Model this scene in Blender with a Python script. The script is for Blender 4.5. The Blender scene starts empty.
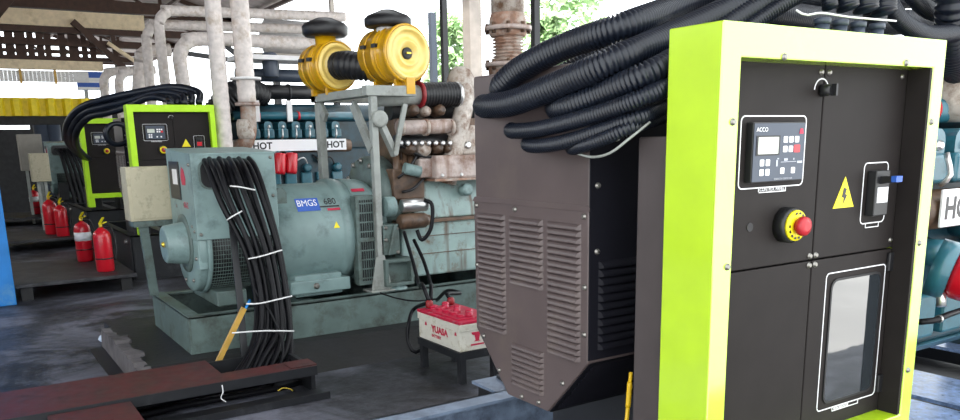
import bpy, bmesh, math, random
from mathutils import Vector, Matrix
random.seed(7)
S = bpy.context.scene
COL = S.collection
PI = math.pi

# ---------------------------------------------------------------- camera
CAMH = 1.7
RIGHT = Vector((0.83885594, -0.54399931, -0.01963337))
DOWN = Vector((-0.13436314, -0.17196932, -0.97589605))
FWD = Vector((0.52751044, 0.8212742, -0.21735094))
FPX, PCX, PCY = 807.47, 480.0, 320.0
cd = bpy.data.cameras.new('camera')
cam = bpy.data.objects.new('camera', cd); COL.objects.link(cam)
M = Matrix((RIGHT, -DOWN, -FWD)).transposed().to_4x4()
M.translation = Vector((0, 0, CAMH))
cam.matrix_world = M
cd.sensor_fit = 'HORIZONTAL'; cd.sensor_width = 36.0
cd.lens = FPX / 960 * 36.0
cd.shift_y = (PCY - 210) / 960.0
cd.clip_start = 0.05; cd.clip_end = 300
S.camera = cam

def P(x, y, ax, c):
    """point of the place seen at (x, y) of the photo, on the plane ax = c"""
    d = RIGHT * ((x - PCX) / FPX) + DOWN * ((y - PCY) / FPX) + FWD
    o = Vector((0, 0, CAMH)); i = 'XYZ'.index(ax)
    return o + d * ((c - o[i]) / d[i])

# ---------------------------------------------------------------- materials
def mat(name, col, rough=.5, metal=0., var=.12, scale=9., dirt=None, damt=.0, dscale=3., bump=0., bscale=60., spec=.5, coat=0., crough=.05, rvar=0., cior=1.5, streak=None):
    m = bpy.data.materials.new(name); m.use_nodes = True
    nt = m.node_tree; n = nt.nodes; l = nt.links
    b = n['Principled BSDF']
    b.inputs['Metallic'].default_value = metal
    b.inputs['Roughness'].default_value = rough
    b.inputs['Specular IOR Level'].default_value = spec
    b.inputs['Coat Weight'].default_value = coat
    b.inputs['Coat Roughness'].default_value = crough
    b.inputs['Coat IOR'].default_value = cior
    tc = n.new('ShaderNodeTexCoord')
    no = n.new('ShaderNodeTexNoise'); no.inputs['Scale'].default_value = scale; no.inputs['Detail'].default_value = 5
    l.new(tc.outputs['Object'], no.inputs['Vector'])
    r = n.new('ShaderNodeValToRGB')
    r.color_ramp.elements[0].position = .3; r.color_ramp.elements[1].position = .7
    r.color_ramp.elements[0].color = tuple(max(0, c * (1 - var)) for c in col) + (1,)
    r.color_ramp.elements[1].color = tuple(min(1, c * (1 + var)) for c in col) + (1,)
    l.new(no.outputs['Fac'], r.inputs['Fac'])
    out = r.outputs['Color']
    if dirt:
        n2 = n.new('ShaderNodeTexNoise'); n2.inputs['Scale'].default_value = dscale; n2.inputs['Detail'].default_value = 8; n2.inputs['Roughness'].default_value = .7
        l.new(tc.outputs['Object'], n2.inputs['Vector'])
        r2 = n.new('ShaderNodeValToRGB')
        r2.color_ramp.elements[0].position = max(0., .62 - damt * .5); r2.color_ramp.elements[1].position = min(1., .78 - damt * .4)
        r2.color_ramp.elements[0].color = (0, 0, 0, 1); r2.color_ramp.elements[1].color = (1, 1, 1, 1)
        l.new(n2.outputs['Fac'], r2.inputs['Fac'])
        mx = n.new('ShaderNodeMix'); mx.data_type = 'RGBA'
        l.new(r2.outputs['Color'], mx.inputs[0]); l.new(out, mx.inputs[6]); mx.inputs[7].default_value = tuple(dirt) + (1,)
        out = mx.outputs[2]
    if streak:
        mp = n.new('ShaderNodeMapping'); mp.inputs['Scale'].default_value = (9, 9, .9); l.new(tc.outputs['Object'], mp.inputs['Vector'])
        n4 = n.new('ShaderNodeTexNoise'); n4.inputs['Scale'].default_value = 1.; n4.inputs['Detail'].default_value = 6; l.new(mp.outputs['Vector'], n4.inputs['Vector'])
        r4 = n.new('ShaderNodeValToRGB'); r4.color_ramp.elements[0].position = .55; r4.color_ramp.elements[1].position = .68
        r4.color_ramp.elements[0].color = (0, 0, 0, 1); r4.color_ramp.elements[1].color = (.85, .85, .85, 1); l.new(n4.outputs['Fac'], r4.inputs['Fac'])
        m4 = n.new('ShaderNodeMix'); m4.data_type = 'RGBA'; l.new(r4.outputs['Color'], m4.inputs[0]); l.new(out, m4.inputs[6]); m4.inputs[7].default_value = tuple(streak) + (1,)
        out = m4.outputs[2]
    l.new(out, b.inputs['Base Color'])
    if rvar:
        mr = n.new('ShaderNodeMapRange'); mr.inputs['To Min'].default_value = max(.02, rough - rvar); mr.inputs['To Max'].default_value = min(1, rough + rvar)
        l.new(no.outputs['Fac'], mr.inputs['Value']); l.new(mr.outputs['Result'], b.inputs['Roughness'])
    if bump:
        n3 = n.new('ShaderNodeTexNoise'); n3.inputs['Scale'].default_value = bscale; n3.inputs['Detail'].default_value = 4
        l.new(tc.outputs['Object'], n3.inputs['Vector'])
        bp = n.new('ShaderNodeBump'); bp.inputs['Strength'].default_value = bump; bp.inputs['Distance'].default_value = .02
        l.new(n3.outputs['Fac'], bp.inputs['Height']); l.new(bp.outputs['Normal'], b.inputs['Normal'])
    return m

M_ = dict(
    lime=mat('lime_paint', (.50, .76, .01), .45, var=.05, coat=1., crough=.10, cior=2.4, dirt=(.42, .58, .03), damt=.12),
    lime_matt=mat('lime_paint_dull', (.46, .80, .01), .5, var=.05),
    black_panel=mat('black_powder_coat', (.019, .016, .0155), .55, var=.1, bump=.02, bscale=700, spec=.14),
    dark_side=mat('dark_grey_powder_coat', (.065, .054, .054), .5, var=.08, spec=.3),
    housing=mat('brown_grey_paint', (.098, .075, .074), .36, var=.12, scale=5, dirt=(.115, .09, .08), damt=.15, spec=.5),
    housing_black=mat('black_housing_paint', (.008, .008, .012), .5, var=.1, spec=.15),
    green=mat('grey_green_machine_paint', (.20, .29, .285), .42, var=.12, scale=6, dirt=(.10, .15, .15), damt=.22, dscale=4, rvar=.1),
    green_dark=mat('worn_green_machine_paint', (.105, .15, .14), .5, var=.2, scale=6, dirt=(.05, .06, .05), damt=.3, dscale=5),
    green_rust=mat('rusty_green_machine_paint', (.26, .36, .345), .4, var=.2, scale=5, dirt=(.13, .08, .045), damt=.2, dscale=6, streak=(.10, .055, .03)),
    teal=mat('teal_engine_paint', (.022, .125, .17), .35, var=.2, dirt=(.02, .06, .08), damt=.2, coat=.3),
    teal_dark=mat('dark_teal_engine_paint', (.010, .042, .062), .4, var=.25, dirt=(.01, .02, .02), damt=.3),
    grey_steel=mat('grey_painted_steel', (.30, .32, .30), .5, var=.12, dirt=(.15, .15, .13), damt=.2),
    beige=mat('stained_beige_paint', (.46, .42, .30), .5, var=.08, dirt=(.28, .26, .18), damt=.22, dscale=9),
    beige_dull=mat('dull_beige_paint', (.26, .24, .21), .6, var=.08),
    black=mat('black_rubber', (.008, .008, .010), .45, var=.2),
    hose=mat('corrugated_black_plastic', (.007, .010, .018), .36, var=.15, spec=.45),
    cable=mat('black_cable_sheath', (.006, .006, .008), .36, var=.2, dirt=(.02, .02, .02), damt=.08, dscale=12, spec=.16),
    black_steel=mat('black_painted_steel', (.014, .015, .018), .45, var=.2, dirt=(.05, .05, .055), damt=.1),
    blue_steel=mat('worn_blue_grey_steel', (.20, .26, .36), .38, var=.25, dirt=(.05, .06, .09), damt=.3, rvar=.15),
    deck=mat('sunlit_blue_deck', (.30, .42, .68), .35, var=.35, scale=30, dirt=(.10, .16, .30), damt=.3, dscale=12, rvar=.2),  # sunlight on the deck plates is put into this bright blue
    red_plate=mat('red_oxide_painted_steel', (.085, .018, .018), .5, var=.25, scale=14, dirt=(.04, .018, .017), damt=.35, dscale=6, rvar=.15),
    concrete=mat('oil_stained_concrete', (.045, .045, .050), .5, var=.35, scale=5, dirt=(.010, .010, .012), damt=.45, dscale=3, bump=.25, bscale=25),
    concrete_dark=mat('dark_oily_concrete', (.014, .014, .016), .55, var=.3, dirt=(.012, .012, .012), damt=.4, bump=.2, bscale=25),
    concrete_light=mat('pale_concrete', (.12, .11, .115), .8, var=.2, dirt=(.05, .045, .05), damt=.3, bump=.3, bscale=30),
    red_button=mat('red_button_plastic', (.40, .012, .02), .4, var=.05),
    red=mat('red_gloss_paint', (.55, .006, .018), .3, var=.08, coat=.3),
    red_dark=mat('dusty_red_paint', (.25, .008, .012), .45, var=.15),
    batt_red=mat('red_plastic', (.46, .008, .045), .4, var=.1, dirt=(.5, .25, .28), damt=.12, dscale=14),
    batt_white=mat('grimy_white_plastic', (.66, .64, .56), .45, var=.08, dirt=(.36, .31, .2), damt=.22, dscale=10),
    print_red=mat('red_print', (.5, .02, .06), .5, var=.05),
    white=mat('white_print', (.8, .8, .82), .5, var=.02),
    white_tie=mat('white_nylon_tie', (.75, .75, .75), .5, var=.05),
    grey_print=mat('grey_print', (.42, .44, .5), .5, var=.02),
    console=mat('blue_grey_console_plastic', (.045, .058, .085), .4, var=.05),
    console_side=mat('black_console_plastic', (.012, .012, .014), .4, var=.05),
    screen=mat('grey_green_display', (.55, .58, .52), .25, var=.04),
    yellow=mat('yellow_filter_paint', (.64, .34, .005), .3, var=.06, coat=.35, dirt=(.5, .27, .01), damt=.1),
    yellow_pale=mat('pale_yellow_lid_paint', (.85, .62, .17), .28, var=.08, coat=.4),
    yellow_sign=mat('yellow_sign', (.85, .72, .01), .45, var=.03),
    yellow_fence=mat('yellow_sheet_paint', (.80, .60, .01), .5, var=.12),
    yellow_sleeve=mat('yellow_sleeve', (.8, .5, .01), .45, var=.05),
    blue_wall=mat('bright_blue_paint', (.01, .19, .56), .5, var=.12, scale=4, dirt=(.10, .28, .5), damt=.12),
    blue_print=mat('blue_print', (.02, .09, .42), .4, var=.05),
    lagging=mat('white_pipe_lagging', (.66, .60, .57), .7, var=.16, scale=14, dirt=(.45, .36, .28), damt=.18, dscale=6),
    rust=mat('rusty_steel', (.27, .15, .10), .6, var=.35, scale=12, dirt=(.42, .38, .34), damt=.35, dscale=5),
    cream_pipe=mat('cream_heat_paint', (.52, .47, .42), .4, var=.2, dirt=(.16, .09, .055), damt=.38, dscale=7),
    pink_pipe=mat('chalky_pink_grey_metal', (.48, .40, .37), .4, var=.2, dirt=(.17, .085, .05), damt=.3, streak=(.2, .11, .07)),
    brown_metal=mat('brown_oily_metal', (.13, .075, .045), .4, var=.4, dirt=(.03, .02, .015), damt=.3),
    silver=mat('bare_metal', (.62, .62, .62), .3, metal=.9, var=.1),
    bolt=mat('zinc_bolt', (.26, .25, .23), .35, metal=.8, var=.1),
    brass=mat('brass', (.75, .55, .08), .35, metal=.7),
    grille=mat('black_wire_grille', (.02, .022, .024), .5),
    timber=mat('dark_brown_timber', (.050, .022, .014), .7, var=.3, scale=6),
    cream=mat('cream_painted_beam', (.70, .56, .38), .6, var=.1, dirt=(.5, .38, .25), damt=.2),
    cream_post=mat('cream_post_paint', (.45, .40, .36), .6, var=.1),
    sheet=mat('weathered_roof_sheet', (.20, .16, .15), .6, var=.3, scale=3),
    sheet_white=mat('white_cladding', (.75, .74, .74), .6, var=.08),
    dark_wall=mat('dark_sooty_wall', (.02, .02, .022), .8, var=.3),
    wood_yellow=mat('varnished_yellow_wood', (.55, .33, .07), .45, var=.15),
    blue_cable=mat('blue_cable_sheath', (.02, .22, .6), .4),
    tan=mat('tan_plastic', (.5, .40, .22), .5),
    paper=mat('pale_blue_paper', (.55, .65, .8), .6),
    leaf=mat('tree_leaves', (.42, .60, .30), .5, var=.5, scale=1.5),
    bark=mat('tree_bark', (.2, .16, .12), .8),
    ground=mat('pale_yard_concrete', (.6, .59, .58), .8, var=.15, scale=.8),
)
def glass_mat():
    m = bpy.data.materials.new('dark_reflective_glass'); m.use_nodes = True
    b = m.node_tree.nodes['Principled BSDF']
    b.inputs['Base Color'].default_value = (.02, .025, .03, 1); b.inputs['Roughness'].default_value = .03
    b.inputs['Specular IOR Level'].default_value = .6; b.inputs['IOR'].default_value = 2.4
    nt = m.node_tree; tc = nt.nodes.new('ShaderNodeTexCoord'); no = nt.nodes.new('ShaderNodeTexNoise'); no.inputs['Scale'].default_value = 5
    bp = nt.nodes.new('ShaderNodeBump'); bp.inputs['Strength'].default_value = .015; bp.inputs['Distance'].default_value = .05
    nt.links.new(tc.outputs['Object'], no.inputs['Vector']); nt.links.new(no.outputs['Fac'], bp.inputs['Height']); nt.links.new(bp.outputs['Normal'], b.inputs['Normal'])
    return m
M_['glass'] = glass_mat()

def floor_mat():
    m = bpy.data.materials.new('oily_concrete_floor'); m.use_nodes = True
    nt = m.node_tree; n = nt.nodes; l = nt.links; b = n['Principled BSDF']
    tc = n.new('ShaderNodeTexCoord')
    def noise(sc, det, ro=.6, dist=0.):
        x = n.new('ShaderNodeTexNoise'); x.inputs['Scale'].default_value = sc; x.inputs['Detail'].default_value = det
        x.inputs['Roughness'].default_value = ro; x.inputs['Distortion'].default_value = dist
        l.new(tc.outputs['Object'], x.inputs['Vector']); return x
    def ramp(src, p0, p1, c0, c1):
        r = n.new('ShaderNodeValToRGB'); e = r.color_ramp.elements
        e[0].position = p0; e[1].position = p1; e[0].color = c0 + (1,); e[1].color = c1 + (1,)
        l.new(src, r.inputs['Fac']); return r.outputs['Color']
    def mix(f, a, c):
        x = n.new('ShaderNodeMix'); x.data_type = 'RGBA'; l.new(f, x.inputs[0]); l.new(a, x.inputs[6])
        if isinstance(c, tuple): x.inputs[7].default_value = c + (1,)
        else: l.new(c, x.inputs[7])
        return x.outputs[2]
    base = ramp(noise(14, 8, .7).outputs['Fac'], .3, .75, (.013, .0135, .018), (.075, .076, .092))
    light = ramp(noise(1.1, 6, .65, .6).outputs['Fac'], .46, .64, (0, 0, 0), (.9, .9, .9))
    c = mix(light, base, (.165, .172, .215))
    oil = ramp(noise(.9, 9, .7, 1.2).outputs['Fac'], .47, .60, (0, 0, 0), (.9, .9, .9))
    c = mix(oil, c, (.007, .0065, .007))
    speck = ramp(noise(60, 2).outputs['Fac'], .72, .76, (0, 0, 0), (1, 1, 1))
    c = mix(speck, c, (.32, .31, .32))
    l.new(c, b.inputs['Base Color'])
    rr = n.new('ShaderNodeMapRange'); rr.inputs['To Min'].default_value = .32; rr.inputs['To Max'].default_value = .75
    l.new(noise(2.3, 5).outputs['Fac'], rr.inputs['Value']); l.new(rr.outputs['Result'], b.inputs['Roughness'])
    bp = n.new('ShaderNodeBump'); bp.inputs['Strength'].default_value = .25; bp.inputs['Distance'].default_value = .02
    l.new(noise(22, 6).outputs['Fac'], bp.inputs['Height']); l.new(bp.outputs['Normal'], b.inputs['Normal'])
    return m
M_['floor'] = floor_mat()

# ---------------------------------------------------------------- mesh helpers
def wloc(o):
    v = Vector((0, 0, 0))
    while o is not None:
        v += o.location; o = o.parent
    return v

class MB:
    def __init__(s): s.v = []; s.f = []; s.sm = []
    def add(s, vs, fs, smooth=False):
        k = len(s.v); s.v += [Vector(v) for v in vs]; s.f += [tuple(i + k for i in f) for f in fs]; s.sm += [smooth] * len(fs); return s
    def box(s, x0, x1, y0, y1, z0, z1):
        return s.hexa([(x0, y0, z0), (x1, y0, z0), (x1, y1, z0), (x0, y1, z0), (x0, y0, z1), (x1, y0, z1), (x1, y1, z1), (x0, y1, z1)])
    def hexa(s, vs):
        return s.add(vs, [(3, 2, 1, 0), (4, 5, 6, 7), (0, 1, 5, 4), (1, 2, 6, 5), (2, 3, 7, 6), (3, 0, 4, 7)])
    def bar(s, p0, p1, w, h, up=(0, 0, 1)):
        p0 = Vector(p0); p1 = Vector(p1); d = (p1 - p0).normalized(); up = Vector(up)
        if abs(d.dot(up)) > .98: up = Vector((1, 0, 0))
        sd = d.cross(up).normalized() * (w / 2); u = sd.cross(d).normalized() * (h / 2)
        return s.hexa([p0 - sd - u, p0 + sd - u, p0 + sd + u, p0 - sd + u, p1 - sd - u, p1 + sd - u, p1 + sd + u, p1 - sd + u])
    def prism(s, poly, o, u, v, w):
        """polygon (a, b) in the plane o + a*u + b*v pushed along w"""
        o = Vector(o); u = Vector(u); v = Vector(v); w = Vector(w); n = len(poly)
        a = [o + u * p + v * q for p, q in poly]; b = [x + w for x in a]
        return s.add(a + b, [tuple(range(n))[::-1], tuple(range(n, 2 * n))] + [(i, (i + 1) % n, n + (i + 1) % n, n + i) for i in range(n)])
    def ring(s, outer, inner, o, u, v, w):
        o = Vector(o); u = Vector(u); v = Vector(v); w = Vector(w); n = len(outer)
        L = []
        for pl in (outer, inner):
            a = [o + u * p + v * q for p, q in pl]; L += a + [x + w for x in a]
        F = []
        for i in range(n):
            j = (i + 1) % n
            F += [(i, j, n + j, n + i), (2 * n + j, 2 * n + i, 3 * n + i, 3 * n + j), (j, i, 2 * n + i, 2 * n + j), (n + i, n + j, 3 * n + j, 3 * n + i)]
        return s.add(L, F)
    def lathe(s, prof, o, ax, seg=24, smooth=True, cap=True):
        """profile (r, t) turned round the axis ax through o"""
        o = Vector(o); ax = Vector(ax).normalized()
        a = ax.orthogonal().normalized(); b = ax.cross(a)
        V = []; F = []; n = len(prof)
        for r, t in prof:
            for k in range(seg):
                th = 2 * PI * k / seg
                V.append(o + ax * t + (a * math.cos(th) + b * math.sin(th)) * r)
        for i in range(n - 1):
            for k in range(seg):
                k2 = (k + 1) % seg
                F.append((i * seg + k, i * seg + k2, (i + 1) * seg + k2, (i + 1) * seg + k))
        s.add(V, F, smooth)
        if cap:
            k0 = len(s.v) - len(V)
            s.f.append(tuple(k0 + k for k in range(seg))[::-1]); s.sm.append(False)
            s.f.append(tuple(k0 + (n - 1) * seg + k for k in range(seg))); s.sm.append(False)
        return s
    def cyl(s, p0, p1, r0, r1=None, seg=20):
        p0 = Vector(p0); p1 = Vector(p1); r1 = r0 if r1 is None else r1
        return s.lathe([(r0, 0), (r1, (p1 - p0).length)], p0, p1 - p0, seg)
    def tube(s, pts, r, seg=10):
        """r: a radius or one per point"""
        pts = [Vector(p) for p in pts]; n = len(pts)
        R = r if isinstance(r, (list, tuple)) else [r] * n
        T = [(pts[min(i + 1, n - 1)] - pts[max(i - 1, 0)]).normalized() for i in range(n)]
        a = T[0].orthogonal().normalized(); V = []; F = []
        for i in range(n):
            a = (a - T[i] * a.dot(T[i])).normalized(); b = T[i].cross(a)
            for k in range(seg):
                th = 2 * PI * k / seg
                V.append(pts[i] + (a * math.cos(th) + b * math.sin(th)) * R[i])
        for i in range(n - 1):
            for k in range(seg):
                k2 = (k + 1) % seg
                F.append((i * seg + k, i * seg + k2, (i + 1) * seg + k2, (i + 1) * seg + k))
        F.append(tuple(range(seg))[::-1]); F.append(tuple((n - 1) * seg + k for k in range(seg)))
        return s.add(V, F, True)
    def build(s, name, m, parent=None, bevel=0., seg=2):
        lo = Vector([min(v[i] for v in s.v) for i in range(3)]); hi = Vector([max(v[i] for v in s.v) for i in range(3)])
        c = (lo + hi) / 2 if parent else Vector(((lo.x + hi.x) / 2, (lo.y + hi.y) / 2, lo.z))
        me = bpy.data.meshes.new(name)
        me.from_pydata([v - c for v in s.v], [], s.f)
        me.polygons.foreach_set('use_smooth', s.sm)
        bm = bmesh.new(); bm.from_mesh(me); bmesh.ops.recalc_face_normals(bm, faces=bm.faces); bm.to_mesh(me); bm.free()
        me.materials.append(M_[m] if isinstance(m, str) else m)
        o = bpy.data.objects.new(name, me); COL.objects.link(o)
        if parent: o.parent = parent; o.location = c - wloc(parent)
        else: o.location = c
        if bevel:
            b = o.modifiers.new('bevel', 'BEVEL'); b.width = bevel; b.segments = seg; b.limit_method = 'ANGLE'; b.angle_limit = math.radians(40)
        return o

def tag(o, label, cat, group=None):
    o['label'] = label; o['category'] = cat
    if group: o['group'] = group
    return o
def struct(o): o['kind'] = 'structure'; return o
def thing(name, loc, label, cat, group=None):
    o = bpy.data.objects.new(name, None); COL.objects.link(o); o.location = loc; o.empty_display_size = .1
    return tag(o, label, cat, group)
def copy_tree(o, parent=None):
    c = o.copy(); COL.objects.link(c)
    if parent: c.parent = parent
    for ch in o.children: copy_tree(ch, c)
    return c
def spline(pts, step, K=24):
    """Catmull-Rom through pts, resampled evenly"""
    pts = [Vector(p) for p in pts]; q = [pts[0] * 2 - pts[1]] + pts + [pts[-1] * 2 - pts[-2]]; out = []
    for i in range(1, len(q) - 2):
        p0, p1, p2, p3 = q[i - 1:i + 3]
        for k in range(K):
            t = k / K
            out.append(.5 * ((2 * p1) + (p2 - p0) * t + (2 * p0 - 5 * p1 + 4 * p2 - p3) * t * t + (3 * p1 - p0 - 3 * p2 + p3) * t ** 3))
    out.append(pts[-1])
    L = [0]
    for a, b in zip(out, out[1:]): L.append(L[-1] + (b - a).length)
    n = max(2, int(L[-1] / step)); res = []; j = 0
    for k in range(n + 1):
        d = L[-1] * k / n
        while j < len(L) - 2 and L[j + 1] < d: j += 1
        seg = L[j + 1] - L[j]
        res.append(out[j].lerp(out[j + 1], (d - L[j]) / seg if seg > 1e-9 else 0))
    return res
def cable(name, pts, r, m='cable', parent=None, step=.03, seg=8):
    return MB().tube(spline(pts, step), r, seg).build(name, m, parent)
def hose(name, pts, r, m='hose', parent=None, pitch=.0085, amp=.0035, seg=14):
    ps = spline(pts, pitch / 4, 120); R = [r + (amp if k % 4 in (0, 1) else -amp) * (1 if k % 4 in (0, 1) else .6) for k in range(len(ps))]
    return MB().tube(ps, R, seg).build(name, m, parent)
def text(body, size, o, u, v, m, parent, name='lettering', align='LEFT', ext=.0006, bold=0., sx=1.):
    c = bpy.data.curves.new(name, 'FONT'); c.body = body; c.size = size; c.extrude = ext; c.align_x = align; c.offset = bold; c.resolution_u = 3
    ob = bpy.data.objects.new(name, c); COL.objects.link(ob); c.materials.append(M_[m])
    u = Vector(u).normalized(); v = Vector(v).normalized(); w = u.cross(v)
    R = Matrix((u, v, w)).transposed().to_4x4() @ Matrix.Diagonal((sx, 1, 1, 1))
    me = bpy.data.meshes.new_from_object(ob); bpy.data.objects.remove(ob); ob = bpy.data.objects.new(name, me); COL.objects.link(ob)
    ob.parent = parent; ob.matrix_basis = Matrix.Translation(Vector(o) - wloc(parent)) @ R
    return ob
def rrect(x0, x1, y0, y1, r, n=4):
    out = []
    for cx, cy, a in ((x1 - r, y0 + r, -90), (x1 - r, y1 - r, 0), (x0 + r, y1 - r, 90), (x0 + r, y0 + r, 180)):
        for k in range(n + 1):
            t = math.radians(a + 90 * k / n); out.append((cx + r * math.cos(t), cy + r * math.sin(t)))
    return out
X, Y, Z = Vector((1, 0, 0)), Vector((0, 1, 0)), Vector((0, 0, 1))
def sc(v, k): return (v[0] * k, v[1] * k, v[2] * k)
SKY, SUN, SUND, EXPO = 7.0, 14.0, (.5, .25, -1.0), -1.0
# ================================================================ the control cabinets
def louvers(mb, o, u, n, w, z0, z1, pitch, d):
    """pressed louvre slots on the face through o: u across, n outwards"""
    k = max(1, int(round((z1 - z0) / pitch))); u = Vector(u); n = Vector(n)
    for i in range(k):
        t = z1 - i * (z1 - z0) / k; h = (z1 - z0) / k * .88; e = min(.014, w * .09); base = len(mb.v)
        pr_ = [(0, 0, 0), (.22, .55, .45), (.5, .85, .8), (.82, 1., 1.), (1., .96, 1.), (1., 0, 0)]
        V = []
        for f, dd, ins in pr_:
            V += [o + Z * (t - h * f) + u * (e * (.2 + .8 * ins)) + n * (d * dd), o + Z * (t - h * f) + u * (w - e * (.2 + .8 * ins)) + n * (d * dd)]
        F = [(2 * q, 2 * q + 1, 2 * q + 3, 2 * q + 2) for q in range(5)] + [(0, 2, 4, 6, 8, 10), (1, 3, 5, 7, 9, 11)]
        mb.add(V, F)
    return mb
def bolt(p, n, r, parent, m='bolt'):
    n = Vector(n); p = Vector(p)
    return MB().lathe([(r * 1.25, 0), (r * 1.25, r * .2), (r, r * .25), (r * .95, r * .8), (r * .6, r * 1.0)], p, n, 10).build('bolt', m, parent)

def cabinet(x0, yf, W, ztop, zbot, zlip, label, group, hero=False, lime='lime'):
    k = W
    def gx(x): return x0 + (x - 1.6) * k
    def gz(z): return ztop - (1.969 - z) * k
    yd = yf + .075 * k
    t = thing('control_cabinet', (x0 + W / 2, yf + .2, zbot), label, 'cabinet', group)
    iw0, iw1, izt = gx(1.670), gx(2.540), gz(1.886)
    f = MB().ring([(x0, zlip - .075 * k), (x0 + W, zlip - .075 * k), (x0 + W, ztop), (x0, ztop)], [(iw0, zlip), (iw1, zlip), (iw1, izt), (iw0, izt)], (0, yf, 0), X, Z, (0, .178 * k, 0))
    f.box(x0, iw0 + .03, yf, yf + .178 * k, zbot, zlip - .075 * k); f.box(iw1 - .01, x0 + W, yf, yf + .178 * k, zbot, zlip - .075 * k)
    f.build('frame', lime, t, .004)
    b = MB().box(x0 + .018, x0 + W - .018, yf + .17 * k, yf + .30 * k, zlip - .2 if hero else zlip - .02, gz(1.70)); b.box(gx(1.86), gx(2.5), yf + .1 * k, yf + .30 * k, gz(1.66), gz(1.955))
    b.build('body', 'dark_side', t, .006)
    xm, zm = gx(2.115), gz(1.333)
    g = .0022 * k
    doors = {}
    for nm, a0, a1, c0, c1 in (('ul', iw0 - .01, xm - g, zm + g, izt + .01), ('ur', xm + g, iw1 + .01, zm + g, izt + .01), ('ll', iw0 - .01, xm - g, zlip - .01, zm - g), ('lr', xm + g, iw1 + .01, zlip - .01, zm - g)):
        doors[nm] = MB().box(a0, a1, yd, yd + .02, c0, c1).build('door', 'black_panel', t, .003)
    MB().box(iw0 - .01, iw1 + .01, yd + .022, yd + .03, zlip - .01, izt + .01).build('back_plate', 'black', t)
    if hero:
        MB().box(iw1 - .012, iw1 + .004, yf + .004, yd - .002, zlip, izt).build('return_strip', 'black_panel', t)
    n = Vector((0, -1, 0))
    def pr(poly, z, m, par, nm, y=None, d=.001): return MB().prism([(gx(a), gz(c)) for a, c in poly], (0, (yd if y is None else y), 0), X, Z, (0, -d, 0)).build(nm, m, par)
    def outline(x_0, x_1, z_0, z_1, par, tab, lw=.0032):
        o1 = rrect(x_0, x_1, z_0, z_1, .016); i1 = rrect(x_0 + lw, x_1 - lw, z_0 + lw, z_1 - lw, .013)
        r = MB().ring([(gx(a), gz(c)) for a, c in o1], [(gx(a), gz(c)) for a, c in i1], (0, yd, 0), X, Z, (0, -.0012, 0))
        if tab:
            a0, a1 = tab; r.prism([(gx(a), gz(c)) for a, c in ((a0, z_0 - .013), (a1, z_0 - .013), (a1, z_0 - .0105), (a0, z_0 - .0105))], (0, yd, 0), X, Z, (0, -.0012, 0))
            for a in (a0, a1): r.prism([(gx(p), gz(c)) for p, c in ((a, z_0 - .013), (a + .0025, z_0 - .013), (a + .0025, z_0 + .002), (a, z_0 + .002))], (0, yd, 0), X, Z, (0, -.0012, 0))
        return r.build('white_outline', 'white', par)
    outline(1.768, 2.045, 1.556, 1.750, doors['ul'], (1.853, 1.968))
    text('CONTROL PANEL', .014 * k, (gx(1.858), yd - .001, gz(1.5475)), X, Z, 'white', doors['ul'], sx=.95)
    # controller with its screen and keys
    cx0, cx1, cz0, cz1 = 1.792, 2.012, 1.573, 1.732; dep = .022 * k
    ct = MB().prism([(gx(a), gz(c)) for a, c in rrect(cx0, cx1, cz0, cz1, .006)], (0, yd, 0), X, Z, (0, -dep, 0)).build('controller', 'console_side', t, .002)
    yc = yd - dep
    def cp(u, v): return (cx0 + (cx1 - cx0) * u, cz1 - (cz1 - cz0) * v)
    def key(u0, u1, v0, v1, m='white', nm='key', d=.0018):
        a, b_ = cp(u0, v1); c, d_ = cp(u1, v0)
        return MB().prism([(gx(p), gz(q)) for p, q in rrect(a, c, b_, d_, .0025)], (0, yc - .001, 0), X, Z, (0, -d * k, 0)).build(nm, m, ct)
    key(.015, .985, .02, .98, 'console', 'face_plate', .0008)
    key(.06, .50, .22, .55, 'console_side', 'screen_bezel', .0025); s_ = key(.09, .47, .245, .525, 'screen', 'screen', .003)
    for uu in (.57, .68, .79):
        for vv in (.24, .40):
            if uu == .79 and vv == .40: key(.78, .90, .385, .515, 'red', 'stop_key')
            else: key(uu, uu + .08, vv, vv + .105)
    for uu in (.145, .255):
        for vv in (.615, .775): key(uu, uu + .075, vv, vv + .11)
    key(.54, .615, .765, .87); key(.75, .825, .765, .87)
    if hero:
        a, c = cp(.05, .155); text('ACCO', .016 * k, (gx(a), yc - .003, gz(c)), X, Z, 'white', ct)
        a, c = cp(.87, .20); MB().prism([(gx(a), gz(c)), (gx(a + .018), gz(c)), (gx(a + .014), gz(c + .014)), (gx(a + .004), gz(c + .014))], (0, yc - .002, 0), X, Z, (0, -.001, 0)).build('red_emblem', 'print_red', ct)
        a, c = cp(.42, .965); text('GENERATOR CONTROLLER', .0062 * k, (gx(a), yc - .003, gz(c)), X, Z, 'grey_print', ct)
        mb = MB()
        for u0, u1, v0, v1 in ((.45, .48, .63, .74), (.54, .84, .665, .675), (.60, .67, .61, .65), (.86, .96, .66, .70), (.78, .80, .61, .64), (.47, .50, .60, .62)):
            a, b_ = cp(u0, v1); c, d_ = cp(u1, v0); mb.prism([(gx(a), gz(b_)), (gx(c), gz(b_)), (gx(c), gz(d_)), (gx(a), gz(d_))], (0, yc - .002, 0), X, Z, (0, -.0008, 0))
        mb.build('printed_symbols', 'grey_print', ct)
    # emergency stop
    ex, ez = gx(1.972), gz(1.449)
    es = MB().lathe([(.050 * k, 0), (.050 * k, .030 * k), (.044 * k, .036 * k)], (ex, yd, ez), n, 28).build('emergency_stop', 'console_side', t)
    MB().lathe([(.043 * k, .036 * k), (.043 * k, .044 * k), (.026 * k, .046 * k)], (ex, yd, ez), n, 28).build('yellow_ring', 'yellow_sign', es)
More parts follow.
